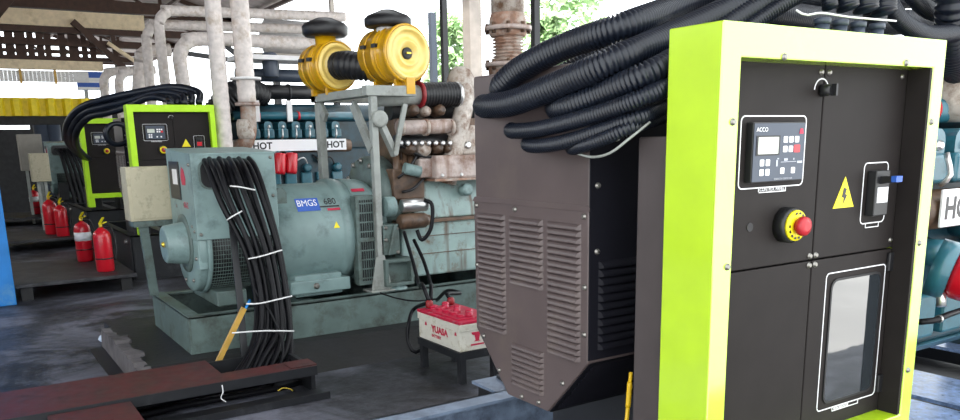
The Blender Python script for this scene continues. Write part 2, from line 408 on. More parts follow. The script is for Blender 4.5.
    MB().lathe([(.018 * k, .045 * k), (.017 * k, .054 * k), (.026 * k, .056 * k), (.0275 * k, .064 * k), (.025 * k, .074 * k), (.012 * k, .078 * k)], (ex, yd, ez), n, 24).build('red_button', 'red_button', es)
    if hero:
        r = MB()
        for j in range(14):
            th = 2 * PI * j / 14
            if j % 7 in (5, 6): continue
            c = Vector((ex + .035 * math.cos(th), yd - .047, ez + .035 * math.sin(th))); ta = Vector((-math.sin(th), 0, math.cos(th))); ra = Vector((math.cos(th), 0, math.sin(th)))
            r.prism([(-.004, -.003), (.004, -.003), (.004, .003), (-.004, .003)], c, ta, ra, (0, -.0006, 0))
        r.build('ring_print', 'console_side', es)
        MB().cyl((gx(1.826), yd + .001, gz(1.452)), (gx(1.826), yd - .002, gz(1.452)), .0125).build('blanking_plug', 'black', doors['ul'])
    # warning triangle
    tr = pr([(2.197, 1.480), (2.300, 1.480), (2.2485, 1.572)], 0, 'yellow_sign', t, 'warning_sign', None, .0015)
    if hero: pr([(2.243, 1.540), (2.258, 1.536), (2.252, 1.520), (2.262, 1.518), (2.244, 1.490), (2.246, 1.510), (2.236, 1.512)], 0, 'console_side', tr, 'lightning_mark', yd - .0015, .001)
    # breaker
    outline(2.340, 2.470, 1.422, 1.610, doors['ur'], (2.37, 2.44))
    br = MB().box(gx(2.362), gx(2.435), yd - .03 * k, yd, gz(1.448), gz(1.585)).build('breaker', 'console_side', t, .003)
    yb = yd - .03 * k
    MB().box(gx(2.372), gx(2.427), yb - .002, yb, gz(1.488), gz(1.535)).build('rating_label', 'white' if hero else 'red', br)
    MB().hexa([(gx(2.382), yb, gz(1.545)), (gx(2.417), yb, gz(1.545)), (gx(2.417), yb - .034 * k, gz(1.552)), (gx(2.382), yb - .034 * k, gz(1.552)), (gx(2.382), yb, gz(1.568)), (gx(2.417), yb, gz(1.568)), (gx(2.417), yb - .034 * k, gz(1.570)), (gx(2.382), yb - .034 * k, gz(1.570))]).build('toggle', 'console_side', br)
    if hero: MB().box(gx(2.383), gx(2.416), yb - .050, yb - .034, gz(1.552), gz(1.570)).build('toggle_tip', 'blue_print', br)
    # lock
    lk = MB().lathe([(.017 * k, 0), (.017 * k, .016 * k), (.013 * k, .034 * k)], (gx(2.103), yd, gz(1.818)), n, 18).build('key_switch', 'console_side', t)
    MB().box(gx(2.099), gx(2.107), yd - .05 * k, yd - .034 * k, gz(1.802), gz(1.834)).build('key_grip', 'console_side', lk)
    arc = MB()
    for j in range(9):
        th = math.radians(40 + j * 16); c = Vector((gx(2.103) + .032 * k * math.cos(th), yd, gz(1.818) + .032 * k * math.sin(th)))
        arc.prism([(-.0048 * k, -.0018), (.0048 * k, -.0018), (.0048 * k, .0018), (-.0048 * k, .0018)], c, Vector((-math.sin(th), 0, math.cos(th))), Vector((math.cos(th), 0, math.sin(th))), (0, -.001, 0))
    arc.build('switch_scale', 'white', lk)
    # lower right window
    if hero:
        outline(2.190, 2.505, .842, 1.285, doors['lr'], (2.27, 2.41))
        text('MAIN BREAKER', .012, (2.277, yd - .001, .8325), X, Z, 'white', doors['lr'])
        gb = MB().ring(rrect(2.215, 2.483, .862, 1.264, .03), rrect(2.222, 2.476, .869, 1.257, .026), (0, yd, 0), X, Z, (0, -.004, 0)).build('window_gasket', 'black', doors['lr'])
        MB().prism(rrect(2.222, 2.476, .869, 1.257, .026), (0, yd - .0005, 0), X, Z, (0, -.002, 0)).build('window_glass', 'glass', doors['lr'])
        for dx in (-.014, .014):
            for dz in (-.014, .014): bolt((xm + dx, yd, zm + dz), n, .0075, t)
            bolt((xm + dx * 1.3, yd, 1.868), n, .007, t)
        for x, z in ((2.50, 1.865), (2.515, 1.36)): bolt((x, yd, z), n, .006, t)
        for z in (1.29, .88): MB().box(2.505, 2.53, yd - .012, yd, z - .03, z + .03).build('hinge', 'console_side', t, .003)
        for px, py in ((784, 57), (906, 63), (732.5, 122), (727, 267), (931, 122), (919, 243), (907.5, 370)):
            q = P(px, py, 'Y', yf); bolt((q.x, yf, q.z), n, .0075, t)
    return t

cabinet(1.6, 1.388, 1.0, 1.969, .50, .784, 'nearest and largest lime framed cabinet, black doors with window and red stop button', 'control cabinets', True)
cabinet(1.9, 10.76, 1.05, 2.205, .62, .96, 'lime framed black control cabinet seen just above the grey alternator and cream junction box', 'control cabinets', lime='lime_matt')
cabinet(1.95, 15.4, 1.05, 2.19, .70, .93, 'farthest lime framed control cabinet, standing behind the left of another one, lower legs in view', 'control cabinets', lime='lime_matt')

# ================================================================ louvred alternator housings
def housing(x0, yc, dz, label):
    t = thing('alternator_housing', (x0 + .4, yc, .79 + dz), label, 'housing', 'louvred alternator housings')
    zt, zr, zc, zb = 1.92 + dz, 1.487 + dz, 1.008 + dz, .794 + dz; h = .322
    prof = [(-.118, zb), (.118, zb), (h, zc), (h, zr), (-h, zr), (-h, zc)]
    MB().prism(prof, (x0, yc, 0), Y, Z, (.75, 0, 0)).build('lower_casing', 'housing', t, .004)
    MB().box(x0 + .006, x0 + .75, yc - h + .002, yc + h - .002, zr - .02, zt).build('terminal_box', 'housing', t, .008)
    MB().hexa([(x0 - .004, yc - h - .003, zr - .004), (x0 + .02, yc - h - .003, zr - .004), (x0 + .02, yc + h + .003, zr - .004), (x0 - .004, yc + h + .003, zr - .004), (x0 + .004, yc - h, zr + .012), (x0 + .02, yc - h, zr + .012), (x0 + .02, yc + h, zr + .012), (x0 + .004, yc + h, zr + .012)]).build('overlap_seam', 'housing', t)
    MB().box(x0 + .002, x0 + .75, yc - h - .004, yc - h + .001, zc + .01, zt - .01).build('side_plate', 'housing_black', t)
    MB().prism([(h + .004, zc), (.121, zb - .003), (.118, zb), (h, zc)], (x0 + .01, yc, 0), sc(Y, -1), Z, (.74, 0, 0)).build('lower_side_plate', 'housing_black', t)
    nx = Vector((-1, 0, 0))
    for y0, w, z0, z1 in ((.107 + yc + .012, .178, 1.015 + dz, 1.445 + dz), (yc - .098, .193, 1.207 + dz, 1.443 + dz), (yc - .290, .172, 1.003 + dz, 1.443 + dz), (yc - .1, .19, .842 + dz, .998 + dz)):
        louvers(MB(), Vector((x0, y0, 0)), Y, nx, w, z0, z1, .0208, .013).build('louver_panel', 'housing', t)
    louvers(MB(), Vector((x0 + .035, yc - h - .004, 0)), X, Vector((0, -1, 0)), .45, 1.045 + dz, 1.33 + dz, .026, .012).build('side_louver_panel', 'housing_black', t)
    sd = Vector((0, -.690, -.724)); o = Vector((x0 + .03, yc - .125, zb + .004)); up = Vector((0, -.204, .214)).normalized()
    mb = MB()
    for i in range(11):
        a = o + up * (.02 + i * .0235); mb.add([a, a + X * .5, a + X * .5 + up * .016, a + up * .016, a + sd * .008, a + X * .5 + sd * .008], [(0, 1, 5, 4), (4, 5, 2, 3), (0, 4, 3), (1, 2, 5)])
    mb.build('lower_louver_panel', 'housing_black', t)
    for y, z in ((.302, 1.468), (.06, 1.468), (-.302, 1.468), (.305, 1.25), (-.307, 1.25), (-.307, 1.1), (.27, .985), (.17, .875), (.03, .81), (-.07, .815), (-.2, .915)):
        bolt((x0 - .001, yc + y, z + dz), nx, .0075, t)
    for z in (1.56, 1.36, 1.7): bolt((x0 + .03, yc - h - .004, z + dz), (0, -1, 0), .008, t)
    return t
hs = housing(1.6, 2.195, 0, 'brown grey louvred housing with chamfered base behind the nearest lime cabinet')
h3 = copy_tree(hs); h3.location += Vector((.33, 9.5, .15)); tag(h3, 'narrow dark louvred housing squeezed between the two far lime cabinets', 'housing')

# ================================================================ hoses of the nearest set
def hp(l):
    return [P(a, b, ax, c) for a, b, ax, c in l]
HG = 'corrugated cable hoses of the nearest cabinet'
T_ = .036
for nm, lst, r in (
    ('topmost corrugated black hose, arching highest over the louvred housing', [(884, 12, 'Y', 1.64), (881, -10, 'Y', 1.66), (850, -45, 'Y', 1.7), (780, -30, 'Y', 1.80), (690, 2, 'Y', 1.92), (630, 24, 'X', 1.68), (566, 46, 'X', 1.60), (522, 68, 'X', 1.56), (502, 86, 'X', 1.55), (505, 97, 'X', 1.62), (516, 102, 'X', 1.78)], T_),
    ('thick corrugated black hose whose rounded tip juts farthest left past the housing edge', [(866, 10, 'Y', 1.64), (862, -14, 'Y', 1.66), (830, -35, 'Y', 1.68), (765, -8, 'Y', 1.76), (690, 27, 'Y', 1.78), (620, 58, 'X', 1.58), (560, 84, 'X', 1.52), (515, 102, 'X', 1.50), (491, 106, 'X', 1.52), (484, 106, 'X', 1.60), (492, 104, 'X', 1.75)], T_),
    ('third corrugated black hose down, ending midway across the top of the housing', [(848, 8, 'Y', 1.64), (843, -10, 'Y', 1.66), (815, -22, 'Y', 1.67), (755, 8, 'Y', 1.74), (700, 44, 'Y', 1.74), (655, 70, 'X', 1.62), (600, 94, 'X', 1.56), (566, 107, 'X', 1.54), (556, 108, 'X', 1.60), (562, 106, 'X', 1.75)], .031),
    ('thinner corrugated black hose below the thick ones with its tip near mid face', [(830, 7, 'Y', 1.64), (826, -8, 'Y', 1.66), (800, -5, 'Y', 1.67), (745, 30, 'Y', 1.72), (700, 66, 'Y', 1.70), (655, 92, 'X', 1.60), (600, 113, 'X', 1.53), (545, 128, 'X', 1.50), (516, 131, 'X', 1.52), (511, 130, 'X', 1.58), (518, 127, 'X', 1.75)], .0215),
    ('lowest corrugated black hose, curling back where a white tie holds it', [(700, 90, 'Y', 1.76), (670, 105, 'Y', 1.74), (640, 117, 'X', 1.58), (600, 131, 'X', 1.53), (560, 143, 'X', 1.50), (535, 146, 'X', 1.50), (527, 144, 'X', 1.57), (534, 140, 'X', 1.75)], .0185),
    ('short corrugated black hose just above the lowest, running under the white tie', [(690, 106, 'Y', 1.78), (660, 118, 'Y', 1.73), (632, 127, 'X', 1.56), (600, 140, 'X', 1.52), (575, 148, 'X', 1.53), (572, 147, 'X', 1.60), (580, 143, 'X', 1.75)], .0165),
    ('corrugated black hose half hidden between the two uppermost ones near the lime frame', [(875, 26, 'Y', 1.72), (872, -10, 'Y', 1.74), (840, -40, 'Y', 1.76), (770, -20, 'Y', 1.86), (690, 12, 'Y', 1.98), (630, 40, 'Y', 2.02), (590, 62, 'Y', 2.08), (560, 78, 'Y', 2.12)], T_),
    ('corrugated black hose running level behind the glands of the nearest cabinet', [(1050, 110, "Y", 2.35), (1035, 55, "Y", 2.3), (1000, 28, "Y", 2.25), (930, 22, 'Y', 2.2), (850, 24, 'Y', 2.15), (780, 16, 'Y', 2.1), (720, 14, 'Y', 2.1), (660, 34, 'Y', 2.1), (620, 52, 'Y', 2.12)], .050),
    ('rearmost corrugated black hose above the level one behind the nearest cabinet', [(1090, 80, "Y", 2.4), (1070, 25, "Y", 2.4), (1020, 0, "Y", 2.35), (930, -4, 'Y', 2.3), (850, -2, 'Y', 2.25), (780, -6, 'Y', 2.2), (720, -4, 'Y', 2.2), (660, 16, 'Y', 2.2), (610, 44, 'Y', 2.2)], .052),
):
    ps = hp(lst)
    for i in range(1, len(ps)):   # keep the run above the cabinet tops and clear of the frame
        pass
    tag(hose('corrugated_hose', ps, r, pitch=0.0125 if r > .025 else .0095, amp=.0042 if r > .025 else .003), nm, 'hose', HG)
tag(cable('thin_conduit', hp([(650, 122, 'X', 1.60), (630, 138, 'X', 1.55), (610, 153, 'X', 1.52), (592, 157, 'X', 1.52), (576, 153, 'X', 1.54), (566, 149, 'X', 1.62)]), .0038, 'grey_steel', step=.015), 'thin grey conduit looping under the lowest black hoses', 'conduit')
q0 = P(615, 133, 'X', 1.545)
tag(MB().lathe([(.0205, -.004), (.0225, -.004), (.0225, .004), (.0205, .004)], q0, P(632, 127, 'X', 1.56) - P(600, 140, 'X', 1.52), 20, cap=False).build('cable_tie', 'white_tie'), 'white tie round the lowest corrugated hoses', 'cable tie')
gg = 'hose glands on top of the nearest cabinet'
for i, (px, w) in enumerate(zip((822, 840, 858, 877), ('leftmost', 'second from the left', 'third from the left', 'rightmost'))):
    q = P(px, 27, 'Y', 1.62); t = thing('hose_gland', (q.x, 1.62, 1.955), '%s grey hose gland on top of the nearest cabinet' % w, 'hose gland', gg)
    MB().lathe([(.027, -.002), (.027, .045), (.022, .05), (.022, .07)], (q.x, 1.62, 1.957), Z, 12).build('gland_nut', 'console', t)
    if i < 0: pass
    MB().lathe([(.026, .07), (.026, .085), (.022, .088)], (q.x, 1.62, 1.957), Z, 12).build('locking_ring', 'console', t)
tag(cable('tie_strap', hp([(796, 10, 'Y', 1.6), (806, 15, 'Y', 1.58), (822, 13, 'Y', 1.58), (850, 17, 'Y', 1.58), (896, 21, 'Y', 1.6)]), .0032, 'white_tie', step=.02), 'long white tie strapping the hoses above the nearest cabinet top', 'cable tie')
for i, (lst, w) in enumerate((([(960, 32, 'Y', 1.75), (925, 34, 'Y', 1.72), (895, 14, 'Y', 1.72), (890, -15, 'Y', 1.75), (930, -30, 'Y', 1.85)], 'black hose curving behind the right top corner of the nearest cabinet'),
                              ([(985, 8, 'Y', 1.95), (940, 14, 'Y', 1.90), (915, -2, 'Y', 1.90), (905, -30, 'Y', 1.9)], 'upper black hose looping above the right top corner of the nearest cabinet'))):
    tag(hose('corrugated_hose', hp(lst), .030), w, 'hose', HG)
tag(hose('ribbed_intake_hose', hp([(957, -25, 'Y', 1.75), (953, 10, 'Y', 1.75), (953, 50, 'Y', 1.82), (957, 70, 'Y', 1.92)]), .058, 'hose', pitch=.022, amp=.006), 'wide ribbed grey black hose on the pipe at the right photo edge', 'hose')

# yellow sleeved earth cable under the housing
t = thing('earth_cable', P(628, 418, 'Y', 1.80), 'yellow sleeved cable hanging under the louvred housing beside the lime cabinet', 'cable')
cable('sleeve', [P(630, 382, 'Y', 1.80), P(629, 395, 'Y', 1.80), P(628, 407, 'Y', 1.80)], .0085, 'yellow_sleeve', t, .01, 12)
cable('core', [P(631, 372, 'Y', 1.80), P(630, 383, 'Y', 1.80)], .006, 'yellow_sleeve', t, .01, 12)
cable('lower_lead', [P(628, 407, 'Y', 1.80), P(626, 425, 'Y', 1.79), P(622, 445, 'Y', 1.79)], .0065, 'yellow_sleeve', t, .01, 12)

# ================================================================ skid of the nearest set
t = thing('skid_base', (3.2, 2.25, .1), 'blue grey steel skid rails below the louvred housing, floor level', 'skid base', 'generator skid bases')
def channel(mb, x0, x1, y0, y1, z0, z1, th=.012):
    """C-channel along x or y: web plus two flanges"""
    return mb
def rail_x(mb, x0, x1, y, z0, z1, w, s):
    mb.box(x0, x1, min(y, y + s * .012), max(y, y + s * .012), z0, z1)
    mb.box(x0, x1, min(y, y + s * w), max(y, y + s * w), z1 - .014, z1); mb.box(x0, x1, min(y, y + s * w), max(y, y + s * w), z0, z0 + .014); return mb
rail_x(MB(), .9, 6.2, 3.13, .12, .5, .11, -1).build('rail', 'blue_steel', t)
rail_x(MB(), 1.3, 6.2, 1.42, .12, .5, .11, 1).build('rail', 'blue_steel', t)
for x0_, x1_, z_ in ((3.2, 4.17, .30), (4.25, 4.72, .30), (5.15, 5.35, .36)): MB().box(x0_, x1_, 1.6, 2.95, z_ - .02, z_).build('deck_plate', 'deck', t)
for x in (1.75, 2.75, 4.0, 5.6): MB().box(x, x + .12, 1.44, 3.1, .14, .27).build('cross_member', 'black_steel', t)
MB().box(2.10, 2.32, 3.13, 3.36, .485, .5).build('lifting_plate', 'blue_steel', t); MB().box(2.12, 2.13, 3.13, 3.33, .42, .485).build('gusset', 'black_steel', t); MB().bar((2.21, 3.16, .506), (2.25, 3.33, .506), .03, .02).build('slot_edge', 'black_steel', t)
for x in (1.95, 2.5): MB().box(x, x + .22, 1.85, 2.5, .12, .80).build('mounting_pedestal', 'black_steel', t, .006)
struct(MB().box(.75, 6.5, 1.1, 3.25, 0, .12).build('floor_plinth_near', 'concrete_dark'))

# ================================================================ the V engines with the hot-surface guard
def hot_engine(o, L, zb, y1, label, n_head=7, fx_=(.36, .52), br=True):
    ox, oy, oz = o
    t = thing('diesel_engine', (ox + L / 2, oy + .5, zb), label, 'engine', 'teal engines with white hot-surface guards')
    def B(x0, x1, y0, y1, z0, z1): return MB().box(ox + x0, ox + x1, oy + y0, oy + y1, oz + z0, oz + z1)
    B(-.35, L + .9, .12, y1, -.55, .02).build('crankcase', 'teal_dark', t, .02)
    MB().prism([(.1, -.55), (.22, zb - oz), (y1 - .12, zb - oz), (y1, -.55)], (ox - .25, oy, oz), Y, Z, (L + .9, 0, 0)).build('sump', 'teal', t, .02)
    g = B(0, L, -.012, .0, 0, .155).build('heat_guard', 'white', t, .003)
    text('HOT', .125, (ox + .02, oy - .0125, oz + .035), X, Z, 'console_side', g, bold=.004); text('HOT', .125, (ox + L - .30, oy - .0125, oz + .035), X, Z, 'console_side', g, bold=.004)
    MB().cyl((ox - .1, oy + .1, oz + .06), (ox + L + .1, oy + .1, oz + .06), .085).build('exhaust_manifold', 'brown_metal', t)
    p = L / n_head
    for i in range(n_head):
        x = i * p
        h = B(x + .02, x + p - .03, .06, .4, .17, .30).build('cylinder_head', 'teal', t, .02, 3)
        MB().prism(rrect(ox + x + .03, ox + x + p - .05, oz + .26, oz + .40, .05), (0, oy + .08, 0), X, Z, (0, .28, 0)).build('rocker_cover', 'teal', h)
        bolt((ox + x + p / 2, oy + .08, oz + .33), (0, -1, 0), .018, h, 'silver')
        MB().tube(spline([(ox + x + p * .3, oy + .04, oz + .17), (ox + x + p * .3, oy - .0, oz + .21), (ox + x + p * .35, oy + .03, oz + .3)], .03), .012, 6).build('fuel_line', 'silver', h)
    c = MB().cyl((ox - .15, oy + .2, oz + .48), (ox + L + .2, oy + .2, oz + .48), .055).build('coolant_pipe', 'teal', t)
    for x in (.18, .75, 1.15): MB().cyl((ox + x, oy + .2, oz + .48), (ox + x + .03, oy + .2, oz + .48), .062).build('red_hose_clip', 'red', c)
    for x in ((.12, .58) if br else ()): B(x, x + .07, .1, .14, .40, .68).build('pipe_bracket', 'sheet_white', t)
    MB().cyl((ox - .1, oy + .25, oz - .2), (ox + L + .2, oy + .25, oz - .2), .05).build('oil_gallery', 'teal', t)
    for i in range(6):
        x = .1 + i * .23; MB().lathe([(.05, 0), (.06, .02), (.06, .1), (.03, .12)], (ox + x, oy + .12, oz - .12 - .12 * (i % 2)), (0, -1, 0), 14).build('access_cover', 'teal', t)
        B(x - .08, x + .08, .06, .12, -.5, -.3).build('crankcase_door', 'teal', t, .015)
    for i in range(3):
        MB().tube(spline([(ox + .1 + i * .4, oy + .1, oz - .06), (ox + .2 + i * .4, oy + .02, oz - .14), (ox + .35 + i * .4, oy + .03, oz - .1), (ox + .45 + i * .4, oy + .1, oz - .3)], .03), .011, 6).build('fuel_line', 'silver' if i == 1 else 'black', t)
    for x in fx_:
        f = MB().lathe([(.02, 0), (.075, .01), (.08, .03), (.08, .26), (.07, .285), (.03, .29)], (ox + x, oy - .12, oz - .02), (-.14, -.1, -1), 20).build('oil_filter', 'red', t)
        MB().cyl((ox + x, oy - .04, oz - .05), (ox + x, oy + .12, oz - .02), .05).build('filter_head', 'teal', f)
    B(-.2, L + .9, .45, y1 - .1, .0, .62).build('cylinder_bank', 'teal_dark', t, .03)
    MB().cyl((ox - .2, oy + .5, oz + .52), (ox + L + .9, oy + .5, oz + .52), .13).build('intake_manifold', 'teal_dark', t)
    return t
e3 = hot_engine((3.46, 11.0, 1.605), 1.38, .58, 1.3, 'teal engine with white HOT guard and red filters seen behind the grey alternator', fx_=(.36, .52))
# air ducts on top of that engine
t = thing('air_intake_duct', (4.2, 11.6, 2.15), 'dark blue black intake ducts on top of the teal engine left of the yellow filters', 'duct')
MB().cyl((3.5, 11.5, 2.42), (5.0, 11.5, 2.42), .10).build('lower_duct', 'console_side', t); MB().cyl((3.55, 11.7, 2.66), (5.0, 11.7, 2.66), .09).build('upper_duct', 'console', t)
for x in (3.75, 4.2, 4.6): MB().cyl((x, 11.5, 2.42), (x + .03, 11.5, 2.42), .115).build('flange', 'black_steel', t)
MB().lathe([(.10, 0), (.11, .02), (.11, .30), (.08, .33)], (3.98, 11.5, 2.62), Z, 18).build('filter_can', 'console', t)
MB().box(3.5, 5.1, 11.3, 11.9, 2.84, 2.90).build('cover_tray', 'sheet_white', t)
for x in (3.6, 4.95): MB().box(x, x + .08, 11.55, 11.63, 2.06, 2.84).build('support_leg', 'black_steel', t)
zf = .5
e1 = hot_engine((3.40, 1.78, 1.31), 1.38, .68, .95, 'teal engine with HOT guard and red filter at the right edge behind the cabinet', br=False)
for x in (3.35, 5.3): MB().box(x, x + .16, 2.3, 2.65, .30, .72).build('mount_foot', 'teal_dark', e1, .01)
q = P(955, 90, 'Y', 1.95)
tag(MB().lathe([(.10, 0), (.17, .04), (.18, .1), (.18, .32), (.14, .40), (.065, .44), (.065, .5)], P(962, 122, 'Y', 1.95) , (0, 0, 1), 24).build('air_canister', 'cream_pipe'), 'pale grey air canister at the right photo edge under the ribbed hose', 'air canister')
for nm, pts, r in (('dark cable with clip crossing the teal engine at the right edge', [(920, 322, 'Y', 1.70), (936, 320, 'Y', 1.68), (950, 314, 'Y', 1.68), (975, 306, 'Y', 1.7)], .013),):
    t = tag(cable('engine_cable', hp(pts), r, 'cable'), nm, 'cable')
    MB().lathe([(.0145, -.006), (.017, -.006), (.017, .006), (.0145, .006)], P(939, 319, 'Y', 1.68), X, 12, cap=False).build('cable_clip', 'silver', t)
t = thing('round_filter_housing', P(955, 275, 'Y', 1.62), 'large red round filter cover low on the right edge engine', 'filter')
q = P(953, 272, 'Y', 1.62)
MB().lathe([(.085, 0), (.10, .02), (.10, .14), (.07, .17)], q, (.35, -.9, -.25), 26).build('cover', 'red', t)
MB().lathe([(.115, -.07), (.115, -.002), (.09, .0)], q, (.35, -.9, -.25), 26).build('mounting_ring', 'teal', t); MB().cyl(q + Vector((-.04, .02, -.06)), q + Vector((-.06, .0, -.13)), .018).build('drain_plug', 'silver', t)
# ================================================================ the grey green set in the middle: skid, alternator, engine
t = thing('skid_base', (3.5, 6.8, .15), 'open grey green steel skid base under the round grey alternator', 'skid base', 'generator skid bases')
BX0, BY0, BY1, BZ0, BZ1 = 1.373, 6.18, 7.46, .15, .44
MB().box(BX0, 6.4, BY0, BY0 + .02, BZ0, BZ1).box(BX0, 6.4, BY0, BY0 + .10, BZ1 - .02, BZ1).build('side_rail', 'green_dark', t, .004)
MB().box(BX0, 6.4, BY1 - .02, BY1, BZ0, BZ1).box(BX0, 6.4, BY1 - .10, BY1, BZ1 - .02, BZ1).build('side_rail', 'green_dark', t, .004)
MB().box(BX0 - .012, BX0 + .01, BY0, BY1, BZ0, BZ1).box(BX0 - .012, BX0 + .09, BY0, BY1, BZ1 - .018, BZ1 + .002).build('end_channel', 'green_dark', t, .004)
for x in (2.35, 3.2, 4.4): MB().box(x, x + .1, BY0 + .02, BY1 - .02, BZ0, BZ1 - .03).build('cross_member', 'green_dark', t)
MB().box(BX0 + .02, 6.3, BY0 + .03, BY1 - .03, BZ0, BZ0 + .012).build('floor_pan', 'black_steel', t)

AY, AZ = 6.82, .93
t = alt = thing('alternator', (2.3, AY, BZ1), 'round grey green alternator with blue and white sign, middle of the photo', 'alternator', 'alternators')
MB().lathe([(.28, 1.548), (.385, 1.552), (.40, 1.57), (.40, 1.60), (.41, 1.625)], (0, AY, AZ), X, 40).build('end_bracket', 'green', t)
fc = MB().lathe([(.115, 1.378), (.138, 1.372), (.152, 1.385), (.175, 1.548), (.18, 1.555)], (0, AY, AZ), X, 32).build('fan_cover', 'green', t)
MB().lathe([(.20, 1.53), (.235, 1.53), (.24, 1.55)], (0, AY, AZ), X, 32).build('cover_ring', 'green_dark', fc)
for j in range(8): bolt((1.546, AY + .33 * math.cos(j * PI / 4 + .3), AZ + .33 * math.sin(j * PI / 4 + .3)), (-1, 0, 0), .014, t)
bolt((1.375, AY, AZ), (-1, 0, 0), .02, t, 'brass')
MB().lathe([(.40, 1.62), (.40, 2.2)], (0, AY, AZ), X, 40).build('vented_section', 'black', t)
mb = MB()
for i in range(27):
    x = 1.65 + i * .02; mb.lathe([(.411, x), (.411, x + .004)], (0, AY, AZ), X, 40, cap=False)
for i in range(72):
    a = 2 * PI * i / 72; c = Vector((0, AY + .412 * math.cos(a), AZ + .412 * math.sin(a))); ta = Vector((0, -math.sin(a), math.cos(a))); ra = Vector((0, math.cos(a), math.sin(a)))
    mb.prism([(-.002, -.002), (.002, -.002), (.002, .002), (-.002, .002)], c + X * 1.64, ta, ra, X * .55)
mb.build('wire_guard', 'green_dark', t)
MB().lathe([(.405, 1.615), (.42, 1.62), (.42, 1.645), (.405, 1.65)], (0, AY, AZ), X, 40, cap=False).build('rim_band', 'green', t)
MB().lathe([(.42, 2.18), (.435, 2.185), (.435, 2.74), (.445, 2.755), (.465, 2.765), (.465, 2.84), (.45, 2.85), (.45, 2.90)], (0, AY, AZ), X, 48).build('stator_barrel', 'green', t)
tb = MB().prism([(6.40, .985), (7.20, .985), (7.20, 1.675), (6.40, 1.635)], (1.54, 0, 0), Y, Z, (.655, 0, 0))
tb.prism([(6.44, .75), (7.18, .75), (7.18, .985), (6.44, .985)], (1.545, 0, 0), Y, Z, (.07, 0, 0))
tb = tb.build('terminal_box', 'green', t, .006)
MB().prism([(6.392, 1.632), (7.21, 1.672), (7.21, 1.684), (6.392, 1.644)], (1.532, 0, 0), Y, Z, (.671, 0, 0)).build('lid_edge', 'green', tb, .002)
MB().prism(rrect(1.60, 2.03, 1.38, 1.59, .07, 6), (0, 6.3995, 0), X, Z, (0, -.003, 0)).build('cable_opening', 'black', tb)
MB().ring(rrect(1.59, 2.04, 1.37, 1.60, .075, 6), rrect(1.605, 2.025, 1.385, 1.585, .065, 6), (0, 6.40, 0), X, Z, (0, -.010, 0)).build('opening_rim', 'green_dark', tb)
for y, z in ((6.46, 1.56), (6.46, 1.05), (6.75, 1.05), (7.1, 1.05)): bolt((1.539, y, z), (-1, 0, 0), .012, tb)
for x, z in ((2.16, 1.60), (2.16, 1.3), (2.16, 1.03), (1.57, 1.03)): bolt((x, 6.399, z), (0, -1, 0), .011, tb)
MB().box(1.531, 1.54, 6.78, 7.10, 1.28, 1.58).build('meter_plate', 'console_side', tb)
MB().box(1.528, 1.532, 6.83, 6.98, 1.40, 1.52).build('paper_label', 'sheet_white', tb)
MB().prism([(6.62, 1.40), (6.72, 1.40), (6.74, 1.47), (6.70, 1.54), (6.64, 1.52), (6.60, 1.45)], (1.539, 0, 0), Y, Z, (-.002, 0, 0)).build('red_hand_sign', 'print_red', tb)
text('R4-2', .07, (1.538, 6.72, 1.22), (0, -1, 0), Z, 'print_red', tb)
# lugs, sign and feet
MB().prism([(0, 0), (.10, 0), (.10, .15), (.07, .19), (.03, .19), (0, .15)], (2.21, 6.50, 1.16), X, Z, (0, .03, 0)).build('lifting_lug', 'green_dark', t, .004)
def on_barrel(a, r=.4365):  # point of the barrel surface at angle a above horizontal on the near side
    return Vector((0, AY - r * math.cos(a), AZ + r * math.sin(a))), Vector((0, math.sin(a), math.cos(a)))
c, v = on_barrel(math.radians(37))
nrm = X.cross(v)
sg = MB().prism([(2.375, -.05), (2.575, -.05), (2.575, .075), (2.375, .075)], c, X, v, nrm * .002).build('maker_sign', 'blue_print', t)
text('BMGS', .088, c + X * 2.381 + v * -.002 + nrm * .0024, X, v, 'white', sg, sx=.80)
MB().prism([(2.575, -.022), (2.775, -.022), (2.775, -.010), (2.575, -.010)], c, X, v, nrm * .002).build('sign_line', 'console_side', sg)
text('680', .088, c + X * 2.620 + v * .004 + nrm * .001, X, v, 'console_side', t, sx=.85)
MB().prism([(2.635, -.058), (2.775, -.058), (2.775, -.036), (2.635, -.036)], c, X, v, nrm * .002).build('sign_line', 'print_red', sg)
c, v = on_barrel(math.radians(12)); nrm = X.cross(v)
MB().prism([(2.66, -.02), (2.715, -.02), (2.6875, .035)], c, X, v, nrm * .002).build('warning_sign', 'yellow_sign', t)
c, v = on_barrel(math.radians(66)); nrm = X.cross(v)
MB().box(2.25, 2.78, 6.38, 6.62, .47, .58).box(2.3, 2.72, 6.42, 7.2, BZ1, .62).build('foot', 'green', t, .01)
MB().box(1.66, 1.9, 6.45, 7.2, BZ1, .56).build('foot', 'green_dark', t, .01)
bolt((2.47, 6.378, .53), (0, -1, 0), .022, t)
